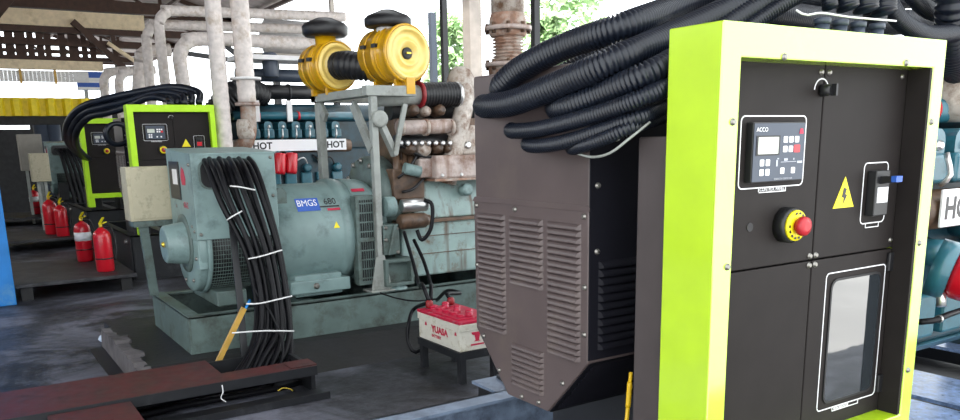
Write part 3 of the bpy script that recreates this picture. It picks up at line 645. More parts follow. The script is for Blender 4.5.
# adapter with tall side grille
MB().lathe([(.45, 2.89), (.46, 2.90), (.45, 3.06), (.43, 3.12), (.36, 3.2)], (0, AY, AZ), X, 40).build('adapter_ring', 'green', t)
gr = MB().box(2.86, 3.03, 6.33, 6.38, .52, 1.24).build('side_grille', 'black', t)
mb = MB()
for i in range(9): mb.box(2.86, 3.03, 6.322, 6.33, .55 + i * .08, .562 + i * .08)
for i in range(8): mb.box(2.868 + i * .021, 2.873 + i * .021, 6.323, 6.33, .53, 1.23)
mb.box(2.845, 3.04, 6.318, 6.42, 1.225, 1.26); mb.box(2.845, 3.04, 6.318, 6.42, .50, .53); mb.box(2.845, 3.04, 6.316, 6.332, .87, .905); mb.box(2.835, 2.862, 6.316, 6.42, .50, 1.26)
mb.build('grille_bars', 'green_dark', gr)
MB().prism([(2.90, 0), (3.02, 0), (3.02, .035), (2.90, .035)], on_barrel(math.radians(50), .465)[0], X, on_barrel(math.radians(50))[1], X.cross(on_barrel(math.radians(50))[1]) * .003).build('red_label', 'print_red', t)

# engine of this set
e = thing('diesel_engine', (4.4, 6.8, BZ1), 'worn pale green engine with rust streaks between the filter stand and the louvred housing', 'engine')
def EB(nm, m, px0, px1, py0, py1, y, d, bev=.012, par=None):
    a = P(px0, py1, 'Y', y); b = P(px1, py0, 'Y', y); return MB().box(a.x, b.x, y, y + d, a.z, b.z).build(nm, m, par or e, bev)
MB().box(3.30, 5.9, 6.40, 7.3, .50, .99).build('lower_block', 'green_rust', e, .02)
MB().box(3.28, 5.9, 6.36, 7.32, .985, 1.015).build('gasket_ledge', 'brown_metal', e, .004)
MB().prism([(6.42, 1.015), (6.50, 1.36), (7.1, 1.36), (7.2, 1.015)], (3.45, 0, 0), Y, Z, (2.4, 0, 0)).build('upper_block', 'green_rust', e, .015)
fh = MB().lathe([(.16, 0), (.36, .02), (.38, .06), (.38, .2), (.32, .26)], (3.14, 6.85, 1.20), X, 30).build('flywheel_housing', 'green_dark', e)
for j in range(12): bolt((3.15, 6.85 + .34 * math.cos(j * PI / 6), 1.20 + .34 * math.sin(j * PI / 6)), (-1, 0, 0), .02, fh)
MB().box(3.42, 5.8, 6.70, 7.2, 1.34, 1.98).build('rear_bank', 'brown_metal', e, .03); MB().cyl((3.4, 6.75, 1.98), (5.8, 6.75, 1.98), .09).build('rear_manifold', 'black_steel', e)
for z in (.70, .86): MB().box(3.5, 5.8, 6.392, 6.40, z, z + .006).build('seam', 'brown_metal', e)
mc = MB().box(3.62, 5.8, 6.30, 6.62, 1.37, 1.575).build('intercooler_cover', 'pink_pipe', e, .02)
for i in range(9): bolt((3.68 + i * .2, 6.30, 1.40), (0, -1, 0), .014, mc, 'silver')
MB().box(3.6, 5.8, 6.29, 6.64, 1.35, 1.372).build('cover_flange', 'rust', e)
for i in range(3):
    x = 3.93 + i * .5; hd = MB().prism([(0, 1.575), (.42, 1.575), (.40, 1.80), (.10, 1.84), (.0, 1.7)], (x, 6.36, 0), X, Z, (0, .3, 0)).build('cylinder_head', 'cream_pipe', e, .02)
    for dx in (.06, .22): MB().lathe([(.03, 0), (.035, .01), (.02, .02)], (x + dx, 6.36, 1.66), (0, -1, 0), 12).build('stud', 'silver', hd)
MB().lathe([(.055, 0), (.055, .09), (.035, .1)], P(463, 190, 'Y', 6.42), (0, -1, 0.1), 14).build('filler_neck', 'green', e)
ml = MB().cyl(P(398, 128, 'Y', 6.35), P(452, 126, 'Y', 6.35), .062).build('charge_pipe', 'pink_pipe', e)
for px in (399, 424, 449): 
    q = P(px, 127.5, 'Y', 6.35); MB().cyl(q, q + X * .03, .072).build('pipe_band', 'rust', ml)
MB().cyl(P(395, 142, 'Y', 6.5), P(455, 140, 'Y', 6.5), .06).build('oil_rail', 'black_steel', e)
el = [P(447, 183, 'Y', 6.45), P(452, 160, 'Y', 6.42), P(459, 130, 'Y', 6.42), P(464, 105, 'Y', 6.45), P(463, 86, 'Y', 6.5), P(457, 81, 'Y', 6.55)]
MB().tube(spline(el, .03), .085, 18).build('riser_elbow', 'cream_pipe', e)
MB().lathe([(.11, -.03), (.135, .0), (.13, .06), (.09, .14), (.05, .17)], P(461, 86, 'Y', 6.55), Z, 22).build('riser_cap', 'cream_pipe', e)
for i, (px, py, r) in enumerate(((408, 112, .05), (420, 113, .045), (434, 112, .05), (405, 150, .05), (418, 150, .07), (432, 149, .05), (441, 150, .035))):
    q = P(px, py, 'Y', 6.5); MB().lathe([(r, 0), (r, .12), (r * .7, .15), (r * .4, .16)], q, (0, -1, .1), 14).build('port_cover', 'cream_pipe' if i % 3 == 1 else 'brown_metal', e)
for i in range(8):
    q = P(400 + i * 7, 143, 'Y', 6.34); MB().lathe([(.02, 0), (.024, .02), (.012, .03)], q, (0, -1, 0), 10).build('cap_nut', 'silver', e)
for i, (px, py0, py1) in enumerate(((396, 148, 196), (404, 152, 200), (411, 156, 190), (420, 160, 186), (399, 160, 205))):
    MB().cyl(P(px, py0, 'Y', 6.48), P(px + 1, py1, 'Y', 6.48), .03 - .004 * (i % 2)).build('push_rod_tube', 'brown_metal', e)
for i, (a, b) in enumerate((((400, 145), (442, 158)), ((398, 178), (420, 150)), ((402, 192), (424, 178)))):
    MB().tube(spline([P(a[0], a[1], 'Y', 6.42), P((a[0] + b[0]) / 2, (a[1] + b[1]) / 2 + 4, 'Y', 6.38), P(b[0], b[1], 'Y', 6.42)], .03), .013, 8).build('oil_line', 'black', e)
EB('governor_box', 'brown_metal', 394, 424, 168, 200, 6.44, .3)
EB('oil_cooler', 'pink_pipe', 420, 441, 158, 178, 6.38, .2)
MB().cyl(P(404, 168, 'Y', 6.40), P(420, 172, 'Y', 6.38), .05).build('water_pump', 'green', e)
# starter motor
st = MB().lathe([(.05, 0), (.066, .02), (.07, .12), (.066, .25), (.05, .27), (.045, .30)], P(399, 222, 'Y', 6.26), X, 20).build('starter_motor', 'brown_metal', e)
MB().lathe([(.045, 0), (.058, .01), (.058, .24), (.045, .26)], P(401, 206, 'Y', 6.26), X, 18).build('solenoid', 'silver', st)
MB().lathe([(.085, 0), (.085, .09), (.06, .1)], P(384, 207, 'Y', 6.30), X, 20).build('drive_end', 'green', st)
MB().tube(spline([P(424, 200, 'Y', 6.22), P(432, 205, 'Y', 6.18), P(431, 228, 'Y', 6.17), P(422, 240, 'Y', 6.19), P(417, 230, 'Y', 6.22)], .02), .018, 8).build('motor_lead', 'cable', st)
# mounting bracket and foot
mb = MB(); a = P(385, 287, 'Y', 6.25); b = P(412, 257, 'Y', 6.25)
mb.ring([(a.x, a.z), (b.x, a.z), (b.x, b.z), (a.x, b.z)], [(a.x + .03, a.z + .03), (b.x - .03, a.z + .03), (b.x - .03, b.z - .03), (a.x + .03, b.z - .03)], (0, 6.22, 0), X, Z, (0, .14, 0))
mb.box(a.x, b.x, 6.30, 6.33, a.z, b.z)
k = mb.build('engine_mount', 'green_dark', e, .004)
MB().lathe([(.09, 0), (.09, .025), (.06, .03), (.06, .05)], ((a.x + b.x) / 2, 6.29, a.z - .045), Z, 18).build('mount_pad', 'green', k)
a = P(383, 256, 'Y', 6.25); b = P(400, 224, 'Y', 6.25)
mb = MB().box(a.x, b.x, 6.27, 6.40, a.z, b.z); mb.prism([(a.x + .05, a.z), (a.x + .07, a.z), (b.x - .02, b.z), (b.x - .06, b.z)], (0, 6.24, 0), X, Z, (0, .03, 0)); k = mb.build('mount_arm', 'green_dark', e, .006)
for px, py in ((386, 228), (397, 228), (386, 240), (398, 252)): bolt(P(px, py, 'Y', 6.268), (0, -1, 0), .014, k)

# filter stand
st = thing('filter_stand', (3.0, 6.6, BZ1), 'grey steel stand carrying the two yellow air filters', 'stand')
zt = 2.075
pN = P(370, 94, 'Y', 6.3); pF = P(316, 100, 'X', pN.x - .02); pR = P(414, 86, 'Y', 6.3)
MB().box(pN.x - .01, pN.x + .05, 6.27, 6.33, BZ1, zt).build('leg', 'grey_steel', st, .006)
MB().prism([(-.09, 0), (.11, 0), (.05, .30), (-.03, .30)], (pN.x, 6.262, BZ1), X, Z, (0, .012, 0)).build('foot_gusset', 'grey_steel', st)
MB().box(pN.x - .11, pN.x + .15, 6.22, 6.40, BZ1 - .002, BZ1 + .012).build('base_plate', 'grey_steel', st)
MB().box(pN.x - .025, pN.x + .04, pF.y - .06, pF.y + .04, 1.36, zt).build('leg', 'grey_steel', st, .006)
MB().box(pN.x - .05, pN.x + .07, 6.365, pF.y + .06, zt, zt + .07).build('long_beam', 'grey_steel', st, .006)
MB().box(pN.x - .05, pR.x, 6.26, 6.36, zt, zt + .085).build('front_beam', 'grey_steel', st, .006)
MB().box(pN.x - .05, pR.x + .25, pF.y - .06, pF.y + .06, zt, zt + .07).build('back_beam', 'grey_steel', st, .006)
for a, b in (((353, 104), (372, 150)), ((319, 103), (326, 118))):
    MB().bar(P(a[0], a[1], 'X', pN.x), P(b[0], b[1], 'X', pN.x), .09, .035, (1, 0, 0)).build('brace', 'grey_steel', st)
MB().bar(P(379, 120, 'Y', 6.28), P(395, 155, 'Y', 6.34), .05, .055).build('brace', 'grey_steel', st); MB().bar(P(405, 104, 'Y', 6.28), P(395, 155, 'Y', 6.30), .04, .04).build('brace', 'grey_steel', st)
MB().lathe([(.07, -.01), (.07, .03), (.05, .035)], P(379, 119, 'Y', 6.27), (0, -1, 0), 16).build('pivot_boss', 'grey_steel', st)
MB().box(2.9, 3.35, 7.0, 7.35, BZ1, 1.36).build('back_support', 'green_dark', st, .01)

# the two air filters
def air_filter(c, L, label, cap_dx, ang=9, R=.232):
    t = thing('air_filter', (c.x, c.y + L / 2, c.z - .235), label, 'air filter', 'yellow air filters')
    A = Vector((-math.sin(math.radians(ang)), math.cos(math.radians(ang)), 0)); Sd = Vector((A.y, -A.x, 0))
    MB().lathe([(R - .03, .06), (R - .012, .05), (R - .008, .0), (R + .006, .012), (R + .006, .04), (R - .006, .05), (R - .006, L * .45), (R + .004, L * .455), (R + .004, L * .49), (R - .006, L * .495), (R - .006, L - .03), (R - .03, L)], c, A, 44).build('body', 'yellow', t)
    MB().lathe([(R - .012, .004), (R - .02, -.012), (R - .04, -.016), (R - .05, -.010), (R - .058, .008), (.125, .012), (.11, -.004), (.095, -.008), (.075, .014), (.06, .016), (.05, .03), (.0, .03)], c, A, 40, cap=False).build('lid', 'yellow_pale', t)
    MB().lathe([(.048, .03), (.048, .012), (.044, .010), (.0, .010)], c, A, 20, cap=False).build('centre_well', 'black', t)
    MB().bar(c - Sd * .022 - A * .004, c + Sd * .022 - A * .004, .014, .014).build('wing_nut', 'brass', t)
    for f in (.36, .72):
        b = MB().lathe([(R - .002, L * f - .012), (R + .004, L * f - .01), (R + .004, L * f + .01), (R - .002, L * f + .012)], c, A, 44, cap=False).build('strap', 'yellow', t)
        d = (Sd * -.93 + Vector((0, 0, .25))).normalized(); q = c + A * (L * f) + d * (R + .006)
        MB().bar(q - A * .03, q + A * .03, .028, .03).build('clip', 'black', b)
    for f in (.15, .8):
        q = c + A * (L * f); MB().prism([(-.09, -R - .035), (.09, -R - .035), (.09, -R + .03), (-.09, -R + .03)], q, Sd, Z, A * .035).build('foot', 'yellow', t)
    return t
cR = P(408.5, 53, 'Y', 6.28)
f1 = air_filter(cR, .46, 'yellow round air filter facing front on the right end of the stand', 0)
q = P(388, 27, 'Y', 6.5)
MB().cyl((q.x, 6.5, q.z - .12), (q.x, 6.5, q.z + .07), .10).build('intake_neck', 'sheet_white', f1)
MB().lathe([(.10, 0), (.185, .004), (.20, .02), (.20, .075), (.17, .10), (.06, .145), (.0, .15)], (q.x, 6.5, q.z - .01), Z, 32).build('rain_cap', 'black', f1)
q = P(409, 88, 'Y', 6.28); MB().box(q.x - .035, q.x + .045, 6.25, 6.29, q.z - .05, cR.z - .20).build('drain_bracket', 'yellow', f1)
cL = P(338, 66, 'Y', 7.02)
f2 = air_filter(cL, .38, 'yellow round air filter at the left end of the stand with tall intake chimney', 0, 9, .212)
q = P(326, 50, 'Y', 7.2)
MB().cyl((q.x, 7.2, q.z - .16), (q.x, 7.2, P(325, 35, 'Y', 7.2).z), .085, .095).build('intake_neck', 'yellow', f2)
zc = P(325, 37, 'Y', 7.2).z
MB().lathe([(.10, 0), (.18, .002), (.20, .02), (.205, .085), (.18, .115), (.07, .16), (.0, .165)], (q.x, 7.2, zc), Z, 32).build('rain_cap', 'black', f2)
tag(hose('intake_elbow', [cL + Vector((.0, -.02, 0)), cL + Vector((.03, -.16, -.005)), cL + Vector((.16, -.30, -.03)), cL + Vector((.40, -.36, -.06)), cL + Vector((.6, -.36, -.07))], .115, 'black', pitch=.045, amp=.008, seg=18), 'black ribbed elbow hose between the two yellow air filters', 'hose')
# outlet pipe and hose at the stand
tag(MB().cyl(P(372, 97, 'Y', 6.45), P(420, 95, 'Y', 6.45), .085).build('filter_outlet_pipe', 'grey_steel'), 'pale grey pipe under the right yellow filter leading into the black hose', 'pipe')
t = thing('ribbed_intake_hose', P(437, 105, 'Y', 6.45), 'black ribbed intake hose below the right yellow filter', 'hose')
hose('rubber_sleeve', [P(419, 95, 'Y', 6.45), P(437, 94.5, 'Y', 6.45), P(455, 94, 'Y', 6.45)], .104, 'black', t, pitch=.03, amp=.004, seg=20)
for px in (417.5, 455): q = P(px, 95, 'Y', 6.45); MB().cyl(q, q + X * .03, .115).build('hose_clip', 'silver' if px > 430 else 'red_dark', t)
# junction box on its post at the skid corner
t = thing('junction_box', (1.42, 7.34, BZ1), 'stained cream junction box on a grey post at the skid corner', 'junction box')
a = P(131, 222, 'Y', 7.3); b = P(172, 166, 'Y', 7.3)
MB().box(a.x, b.x, 7.3, 7.55, a.z, b.z).build('box', 'beige', t, .006)
MB().box(a.x + .03, b.x - .02, 7.291, 7.3, a.z + .02, b.z - .02).build('lid', 'beige', t, .003)
MB().bar((1.36, 7.36, BZ1), (1.33, 7.36, a.z), .07, .05, (0, 1, 0)).build('post', 'green_dark', t); MB().box(a.x + .02, b.x - .03, 7.31, 7.5, a.z - .05, a.z + .002).build('bracket', 'green_dark', t)
# dangling power cables out of the terminal box into the trench tray
PG = 'black power cables dropping from the grey alternator'
nm = ['outermost on the left of the tied bundle', 'second from the left in the tied bundle', 'third from the left in the tied bundle', 'fourth from the left in the tied bundle', 'middle of the tied bundle', 'sixth from the left in the tied bundle', 'seventh from the left in the tied bundle', 'eighth from the left in the tied bundle', 'ninth from the left in the tied bundle', 'outermost on the right of the tied bundle']
for i in range(10):
    f = i / 9; d = (i % 3) * .035
    jx = [0, 3, -2, 2, -3, 1, 3, -1, 2, 0][i]; d = [.0, .05, .09, .02, .07, .11, .03, .08, .04, .0][i]
    top = (204 + 44 * f, 160 - 2 * (i % 2), 'Y', 6.42); a1 = (209 + 46 * f, 170 - 3 * f, 'Y', 6.28 - d); a2 = (221 + 43 * f + jx * .5, 202 - 10 * f, 'Y', 6.15 - d)
    a3 = (245 + 33 * f + jx, 250 - 6 * f, 'Y', 6.02 - d); a4 = (256 + 31 * f + jx, 295, 'Y', 5.88 - d); a5 = (256 + 34 * f + jx * 1.5, 332, 'Y', 5.74 - d * .5); a6 = (246 + 43 * f - 8 * math.sin(f * PI), 360, 'Y', 5.62 - d * .5); a7 = (228 + 42 * f, 384, 'Y', 5.5)
    tag(cable('power_cable', hp([top, a1, a2, a3, a4, a5, a6, a7]), .0205 if i % 3 else .024, step=.03), 'thick black power cable, %s' % nm[i], 'cable', PG)
tag(cable('thin_cable', hp([(236, 175, 'Y', 6.3), (262, 230, 'Y', 6.0), (268, 262, 'Y', 5.95), (254, 285, 'Y', 5.84), (272, 315, 'Y', 5.72), (283, 345, 'Y', 5.6), (279, 372, 'Y', 5.5)]), .009, step=.03), 'thin black wire wandering in front of the tied cable bundle', 'cable')
MB_ = MB().bar(P(231, 214, 'Y', 6.2), P(240, 300, 'Y', 5.95), .05, .012, (0, 1, 0)); MB_.bar(P(240, 300, 'Y', 5.95), P(246, 374, 'Y', 5.72), .05, .012, (0, 1, 0))
tag(MB_.build('metal_strip', 'black_steel'), 'flat dark metal strip hanging along the left of the tied cable bundle', 'strip')
for i, (pts, w) in enumerate((([(230, 186), (240, 187), (255, 190)], 'white tie highest on the cable bundle, long loose end'), ([(227, 220), (233, 216), (242, 211)], 'short white tie slanting across the left cables'), ([(248, 259), (262, 256), (282, 250)], 'white tie round the cable bundle beside the barrel'), ([(246, 304), (262, 303), (292, 296)], 'white tie round the bundle just below skid top height'), ([(232, 333), (262, 331), (294, 331)], 'lowest white tie, stretching wide beyond the cable bundle'))):
    yy = [5.98, 5.98, 5.86, 5.72, 5.60][i]
    tag(cable('cable_tie', [P(a, b, 'Y', yy - .03 * (j == 1)) for j, (a, b) in enumerate(pts)], .0055, 'white_tie', step=.02), w, 'cable tie', 'white ties on the tied power cables')
tag(MB().bar(P(244, 308, 'Y', 5.72), P(217, 364, 'Y', 5.78), .035, .03, (0, 1, 0)).build('wooden_stick', 'wood_yellow'), 'yellowish wooden stick leaning left of the tied cables', 'stick')
tag(cable('blue_cable', hp([(250, 300, 'Y', 5.85), (246, 308, 'Y', 5.80), (240, 318, 'Y', 5.79), (226, 345, 'Y', 5.82), (214, 366, 'Y', 5.84)]), .010, 'blue_cable'), 'thin blue cable beside the yellowish wooden stick', 'cable')

# ---------------------------------------------------------------- battery on its stand
bz = .235
B0 = Vector((2.86, 4.72, bz)); BW, BL, BH = .33, .60, .235      # X size, Y size, height
t = thing('battery_stand', (B0.x + BW / 2, B0.y + BL / 2, 0), 'black steel battery stand with square legs beside the louvred housing', 'stand')
for x in (B0.x, B0.x + BW - .05):
    for y in (B0.y, B0.y + BL - .05): MB().box(x, x + .05, y, y + .05, 0, bz - .04).build('leg', 'black_steel', t, .003)
MB().ring([(B0.x - .01, B0.y - .01), (B0.x + BW + .01, B0.y - .01), (B0.x + BW + .01, B0.y + BL + .01), (B0.x - .01, B0.y + BL + .01)], [(B0.x + .04, B0.y + .04), (B0.x + BW - .04, B0.y + .04), (B0.x + BW - .04, B0.y + BL - .04), (B0.x + .04, B0.y + BL - .04)], (0, 0, bz - .055), X, Y, (0, 0, .055)).build('angle_frame', 'black_steel', t)
t = thing('battery', (B0.x + BW / 2, B0.y + BL / 2, bz), 'white and red truck battery standing on the black steel stand', 'battery')
x0, x1, y0, y1 = B0.x, B0.x + BW, B0.y, B0.y + BL
MB().box(x0, x1, y0, y1, bz + .001, bz + .155).build('case', 'batt_white', t, .008)
c = MB().box(x0 - .006, x1 + .006, y0 - .006, y1 + .006, bz + .15, bz + .20)
for i in range(26): c.box(x0 + .012 + i * .0125, x0 + .018 + i * .0125, y0 - .011, y0 - .005, bz + .152, bz + .198)
c.build('upper_case', 'batt_white', t, .003)
lid = MB().box(x0 - .008, x1 + .008, y0 - .008, y1 + .008, bz + .20, bz + .222).box(x0 + .02, x1 - .02, y0 + .05, y1 - .1, bz + .22, bz + .232).build('lid', 'batt_red', t, .005)
for i in range(6):
    for dx in (0,): 
        MB().lathe([(.028, 0), (.028, .026), (.022, .036), (.008, .037)], (x0 + BW * (.42 + .16 * (i % 2)), y0 + .09 + i * .085, bz + .228), Z, 14).build('vent_cap', 'batt_red', lid)
for i in range(5): MB().box(x0 + .06, x0 + .12, y0 + .10 + i * .10, y0 + .145 + i * .10, bz + .226, bz + .25).build('lid_boss', 'batt_red', lid, .004)
for x in (x0 + .07, x1 - .07): MB().lathe([(.02, 0), (.018, .045), (.0, .046)], (x, y1 - .05, bz + .22), Z, 14).build('terminal_post', 'silver', t)
text('YUASA', .068, (x0 - .0015, y1 - .20, bz + .085), (0, -1, 0), Z, 'print_red', t, bold=.003, sx=1.1)
text('BATTERY', .030, (x0 - .0015, y1 - .20, bz + .045), (0, -1, 0), Z, 'print_red', t, bold=.001, sx=1.1)
for y in (y1 - .10, y0 + .07): MB().prism([(0, 0), (.03, 0), (.022, .028), (.015, .016), (.008, .028)], (x0 - .001, y, bz + .115), (0, -1, 0), Z, (-.002, 0, 0)).build('red_emblem', 'print_red', t)
MB().prism([(-.05, .05), (.05, .05), (.04, .032), (.022, .028), (.014, -.01), (.030, -.018), (-.030, -.018), (-.014, -.01), (-.022, .028), (-.04, .032)], ((x0 + x1) / 2 - .02, y0 - .0005, bz + .085), X, Z, (0, -.002, 0)).build('red_emblem', 'print_red', t)
MB().box((x0 + x1) / 2 - .075, (x0 + x1) / 2 + .035, y0 - .0025, y0, bz + .038, bz + .05).build('red_bar', 'print_red', t)
tl, tr_ = (x0 + .07, y1 - .05, bz + .275), (x1 - .07, y1 - .05, bz + .275)
for pts, w, m in (([P(404, 232, 'Y', 6.2), P(413, 262, 'Y', 6.0), P(419, 285, 'Y', 5.7), Vector(tl) + Vector((0, .1, .12)), Vector(tl)], 'left of two black leads dropping from the starter to the battery', 'cable'),
                  ([P(414, 240, 'Y', 6.2), P(424, 262, 'Y', 6.0), P(431, 285, 'Y', 5.75), Vector(tr_) + Vector((-.1, .12, .1)), Vector(tl) + Vector((.03, .03, 0))], 'right of two black leads dropping from the starter to the battery', 'cable'),
                  ([Vector(tl) + Vector((0, .02, -.01)), P(414, 309, 'Y', 5.55), P(409, 322, 'Y', 5.5), P(408, 340, 'Y', 5.48), P(414, 352, 'Y', 5.42), P(422, 349, 'Y', 5.42)], 'black cable looping down left of the battery', 'cable'),
                  ([P(437, 300, 'Y', 6.05), P(447, 291, 'Y', 5.7), P(460, 293, 'Y', 5.5), Vector(tr_) + Vector((0, .05, .03)), Vector(tr_)], 'black lead arching over the back of the battery', 'cable'),
                  ([P(380, 293, 'Y', 6.10), P(396, 298, 'Y', 6.05), P(415, 301, 'Y', 6.0), P(436, 299, 'Y', 6.05)], 'thin black wire along the top of the green skid rail', 'cable')):
    tag(cable('battery_lead', pts, .016 if 'thin' not in w else .007), w, 'cable')
for v, w in ((tl, 'red terminal boot on the left battery post'), (tr_, 'red terminal boot on the right battery post')):
    tag(MB().lathe([(.026, -.045), (.03, -.03), (.028, .0), (.018, .012)], v, Z, 14).build('terminal_boot', 'red_dark'), w, 'terminal boot')

# ---------------------------------------------------------------- plinth, broken kerb, trench tray
struct(MB().prism([(5.62, 0), (6.02, .15), (7.9, .15), (7.9, 0)], (1.0, 0, 0), Y, Z, (6, 0, 0)).build('floor_plinth_middle', 'concrete_dark', None, .01))
k = MB(); N = 40; random.seed(3)
ys = [5.86 + i * 1.74 / N for i in range(N + 1)]; zz = .17; ww = .10; prof = []
for i, y in enumerate(ys):
    if i % 6 == 0: zz = random.uniform(.145, .185); ww = random.uniform(.07, .13)
    prof.append((y, zz + random.uniform(-.004, .004) - (.02 if i % 6 == 5 else 0), ww + random.uniform(-.008, .008)))
V = []; F = []
for y, z, w_ in prof: V += [(.925, y, 0), (.935, y, z), (.935 + w_, y, z - .005), (.95 + w_, y, 0)]
for i in range(N): F += [tuple((i * 4 + q, i * 4 + (q + 1) % 4, i * 4 + 4 + (q + 1) % 4, i * 4 + 4 + q)) for q in range(4)]
F += [(3, 2, 1, 0), tuple(N * 4 + q for q in range(4))]
k.add(V, F)
struct(MB().box(.815, .925, 5.8, 7.5, 0.001, .006).build('trim_groove_shadow', 'black'))  # dark groove and shadow beside the kerb, laid as a flat black strip
tag(k.build('broken_kerb', 'concrete_light'), 'broken pale concrete kerb on the floor left of the green skid', 'kerb')
tag(MB().lathe([(.03, 0), (.055, .02), (.045, .05), (.02, .07)], P(104, 342, 'Z', 0.), (.2, .1, 1), 7, smooth=False).build('crumpled_paper', 'paper'), 'small pale blue crumpled paper by the broken kerb', 'paper')
t = thing('trench_tray', (.6, 5.4, 0), 'long red brown steel cable tray cover across the lower left floor', 'cable tray')
TZ = .20
MB().box(-1.2, 1.36, 5.16, 5.77, TZ - .014, TZ).box(1.36, 1.96, 5.16, 5.36, TZ - .014, TZ).build('top_plate', 'red_plate', t)
MB().box(-1.2, 1.96, 5.148, 5.162, TZ - .065, TZ - .001).build('front_lip', 'black_steel', t)
MB().box(-1.2, 1.98, 5.0, 5.2, 0.004, .02).box(-1.2, 1.98, 4.99, 5.005, 0.004, .05).build('bottom_flange', 'black_steel', t)
MB().box(-1.2, 1.98, 5.74, 5.76, 0.004, TZ - .014).build('back_wall', 'black_steel', t)
for x in (-.9, .3, 1.93): MB().box(x, x + .03, 5.2, 5.74, .004, TZ - .014).build('web_plate', 'black_steel', t)
MB().box(1.78, 1.965, 5.17, 5.34, TZ, TZ + .008).build('patch_plate', 'red_plate', t)
t = thing('floor_cover_plate', (.5, 4.6, .0), 'second red brown steel plate in the lower left corner, nearer than the long tray', 'cover plate')
MB().box(.29, .745, 3.9, 5.13, .17, .185).build('plate', 'red_plate', t); MB().box(.72, .742, 3.9, 5.13, .0, .17).box(.295, .31, 3.9, 5.13, .0, .17).build('skirt', 'black_steel', t); MB().box(.738, .7465, 3.9, 4.7, .1755, .1855).build('worn_edge', 'yellow_sign', t)
for i, (z, y, x0_, x1_, w) in enumerate(((.04, 5.30, .2, 1.9, 'lowest black cable lying inside the red brown tray'), (.075, 5.36, -.2, 1.7, 'black cable in the red brown tray, resting on the lowest one'), (.05, 5.46, 0, 1.8, 'black cable deep inside the red brown tray'), (.10, 5.42, .3, 1.55, 'uppermost black cable inside the red brown tray'))):
    tag(cable('tray_cable', [(x0_, y, z), (.6, y - .06, z), (1.1, y + .04, z - .01), (x1_ - .2, y, z), (x1_, y + .05, z + .0)], .022), w, 'cable', 'black cables inside the red brown tray')
tag(cable('cable_tie', hp([(222, 385, 'Y', 5.13), (223, 392, 'Y', 5.12), (221, 398, 'Y', 5.125), (226, 402, 'Y', 5.12)]), .004, 'white_tie', step=.01), 'loose white tie hanging from the red brown tray edge', 'cable tie')
tag(cable('wire_scrap', hp([(278, 391, 'Y', 5.20), (283, 388, 'Y', 5.2), (290, 389, 'Y', 5.2), (293, 391, 'Y', 5.2)]), .005, 'brass', step=.01), 'bright bit of brass wire inside the right end of the red brown tray', 'wire')

# ================================================================ low platforms and fire extinguishers on the left
def platform(x0, x1, y0, y1, z, label):
    t = thing('low_platform', ((x0 + x1) / 2, (y0 + y1) / 2, 0), label, 'platform', 'low grey platforms')
    MB().box(x0, x1, y0, y1, z - .045, z).build('deck', 'concrete', t, .008)
    for x in (x0 + .06, x1 - .18):
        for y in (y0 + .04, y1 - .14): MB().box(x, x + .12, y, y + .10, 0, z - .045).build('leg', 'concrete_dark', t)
platform(.45, 1.76, 10.45, 12.5, .2, 'nearest low grey platform, carrying two red extinguishers')
platform(.5, 1.95, 15.6, 17.3, .2, 'middle low grey platform, carrying two red extinguishers farther back')
platform(.55, 2.1, 21.0, 22.6, .2, 'farthest low grey platform, carrying a white banded extinguisher')
def extinguisher(x, y, z, k, label, band=False, rot=0.):
    t = thing('fire_extinguisher', (x, y, z), label, 'fire extinguisher', 'red fire extinguishers along the aisle')
    o = Vector((x, y, z)); h = .44 * k; r = .108 * k
    MB().lathe([(r * .9, 0), (r, .015), (r, h), (r * .93, h + .045 * k), (r * .7, h + .08 * k), (r * .35, h + .105 * k), (r * .28, h + .12 * k)], o, Z, 28).build('cylinder', 'red', t)
    MB().lathe([(r + .001, h * .36), (r + .003, h * .365), (r + .003, h * .395), (r + .001, h * .40)], o, Z, 28, cap=False).build('strap', 'black', t)
    MB().cyl(o + Z * (h + .115 * k), o + Z * (h + .16 * k), .022 * k).build('valve', 'brass', t)
    MB().bar(o + Vector((-.01, .01, h + .15 * k)), o + Vector((.05, -.10, h + .19 * k)), .028, .010).bar(o + Vector((-.01, .01, h + .165 * k)), o + Vector((.03, -.06, h + .245 * k)), .03, .012).build('handle', 'yellow_sign', t)
    cable('discharge_hose', [o + Vector((.02, .0, h + .13 * k)), o + Vector((.12, .02, h + .10 * k)), o + Vector((.15, .01, h * .7)), o + Vector((.118, -.0, h * .3))], .013, 'black', t)
    if band:
        MB().lathe([(r + .001, h * .66), (r + .002, h * .66), (r + .002, h * .93), (r + .001, h * .93)], o, Z, 28, cap=False).build('white_label', 'white', t)
    return t
q = P(106, 271, 'Z', .2); extinguisher(q.x, q.y, .2, .97, 'red extinguisher with yellow handle, plain body, at the front right of its pair')
q = P(86, 261, 'Z', .2); extinguisher(q.x, q.y, .2, .97, 'red extinguisher with a wide white label, on the nearest platform', True)
q = P(63.5, 236, 'Z', .2); extinguisher(q.x, q.y, .2, .97, 'red extinguisher on the middle platform, nearer of that pair')
q = P(53, 234, 'Z', .2); extinguisher(q.x, q.y, .2, 1.1, 'red extinguisher on the middle platform, half behind its neighbour')
q = P(36.5, 214, 'Z', .2); extinguisher(q.x, q.y, .2, 1.0, 'small distant red extinguisher with white band on the farthest platform', True)
q = P(24, 210, 'Z', 0); extinguisher(q.x, q.y, 0, 1.0, 'dim red extinguisher farthest back beside the far beige boxes')

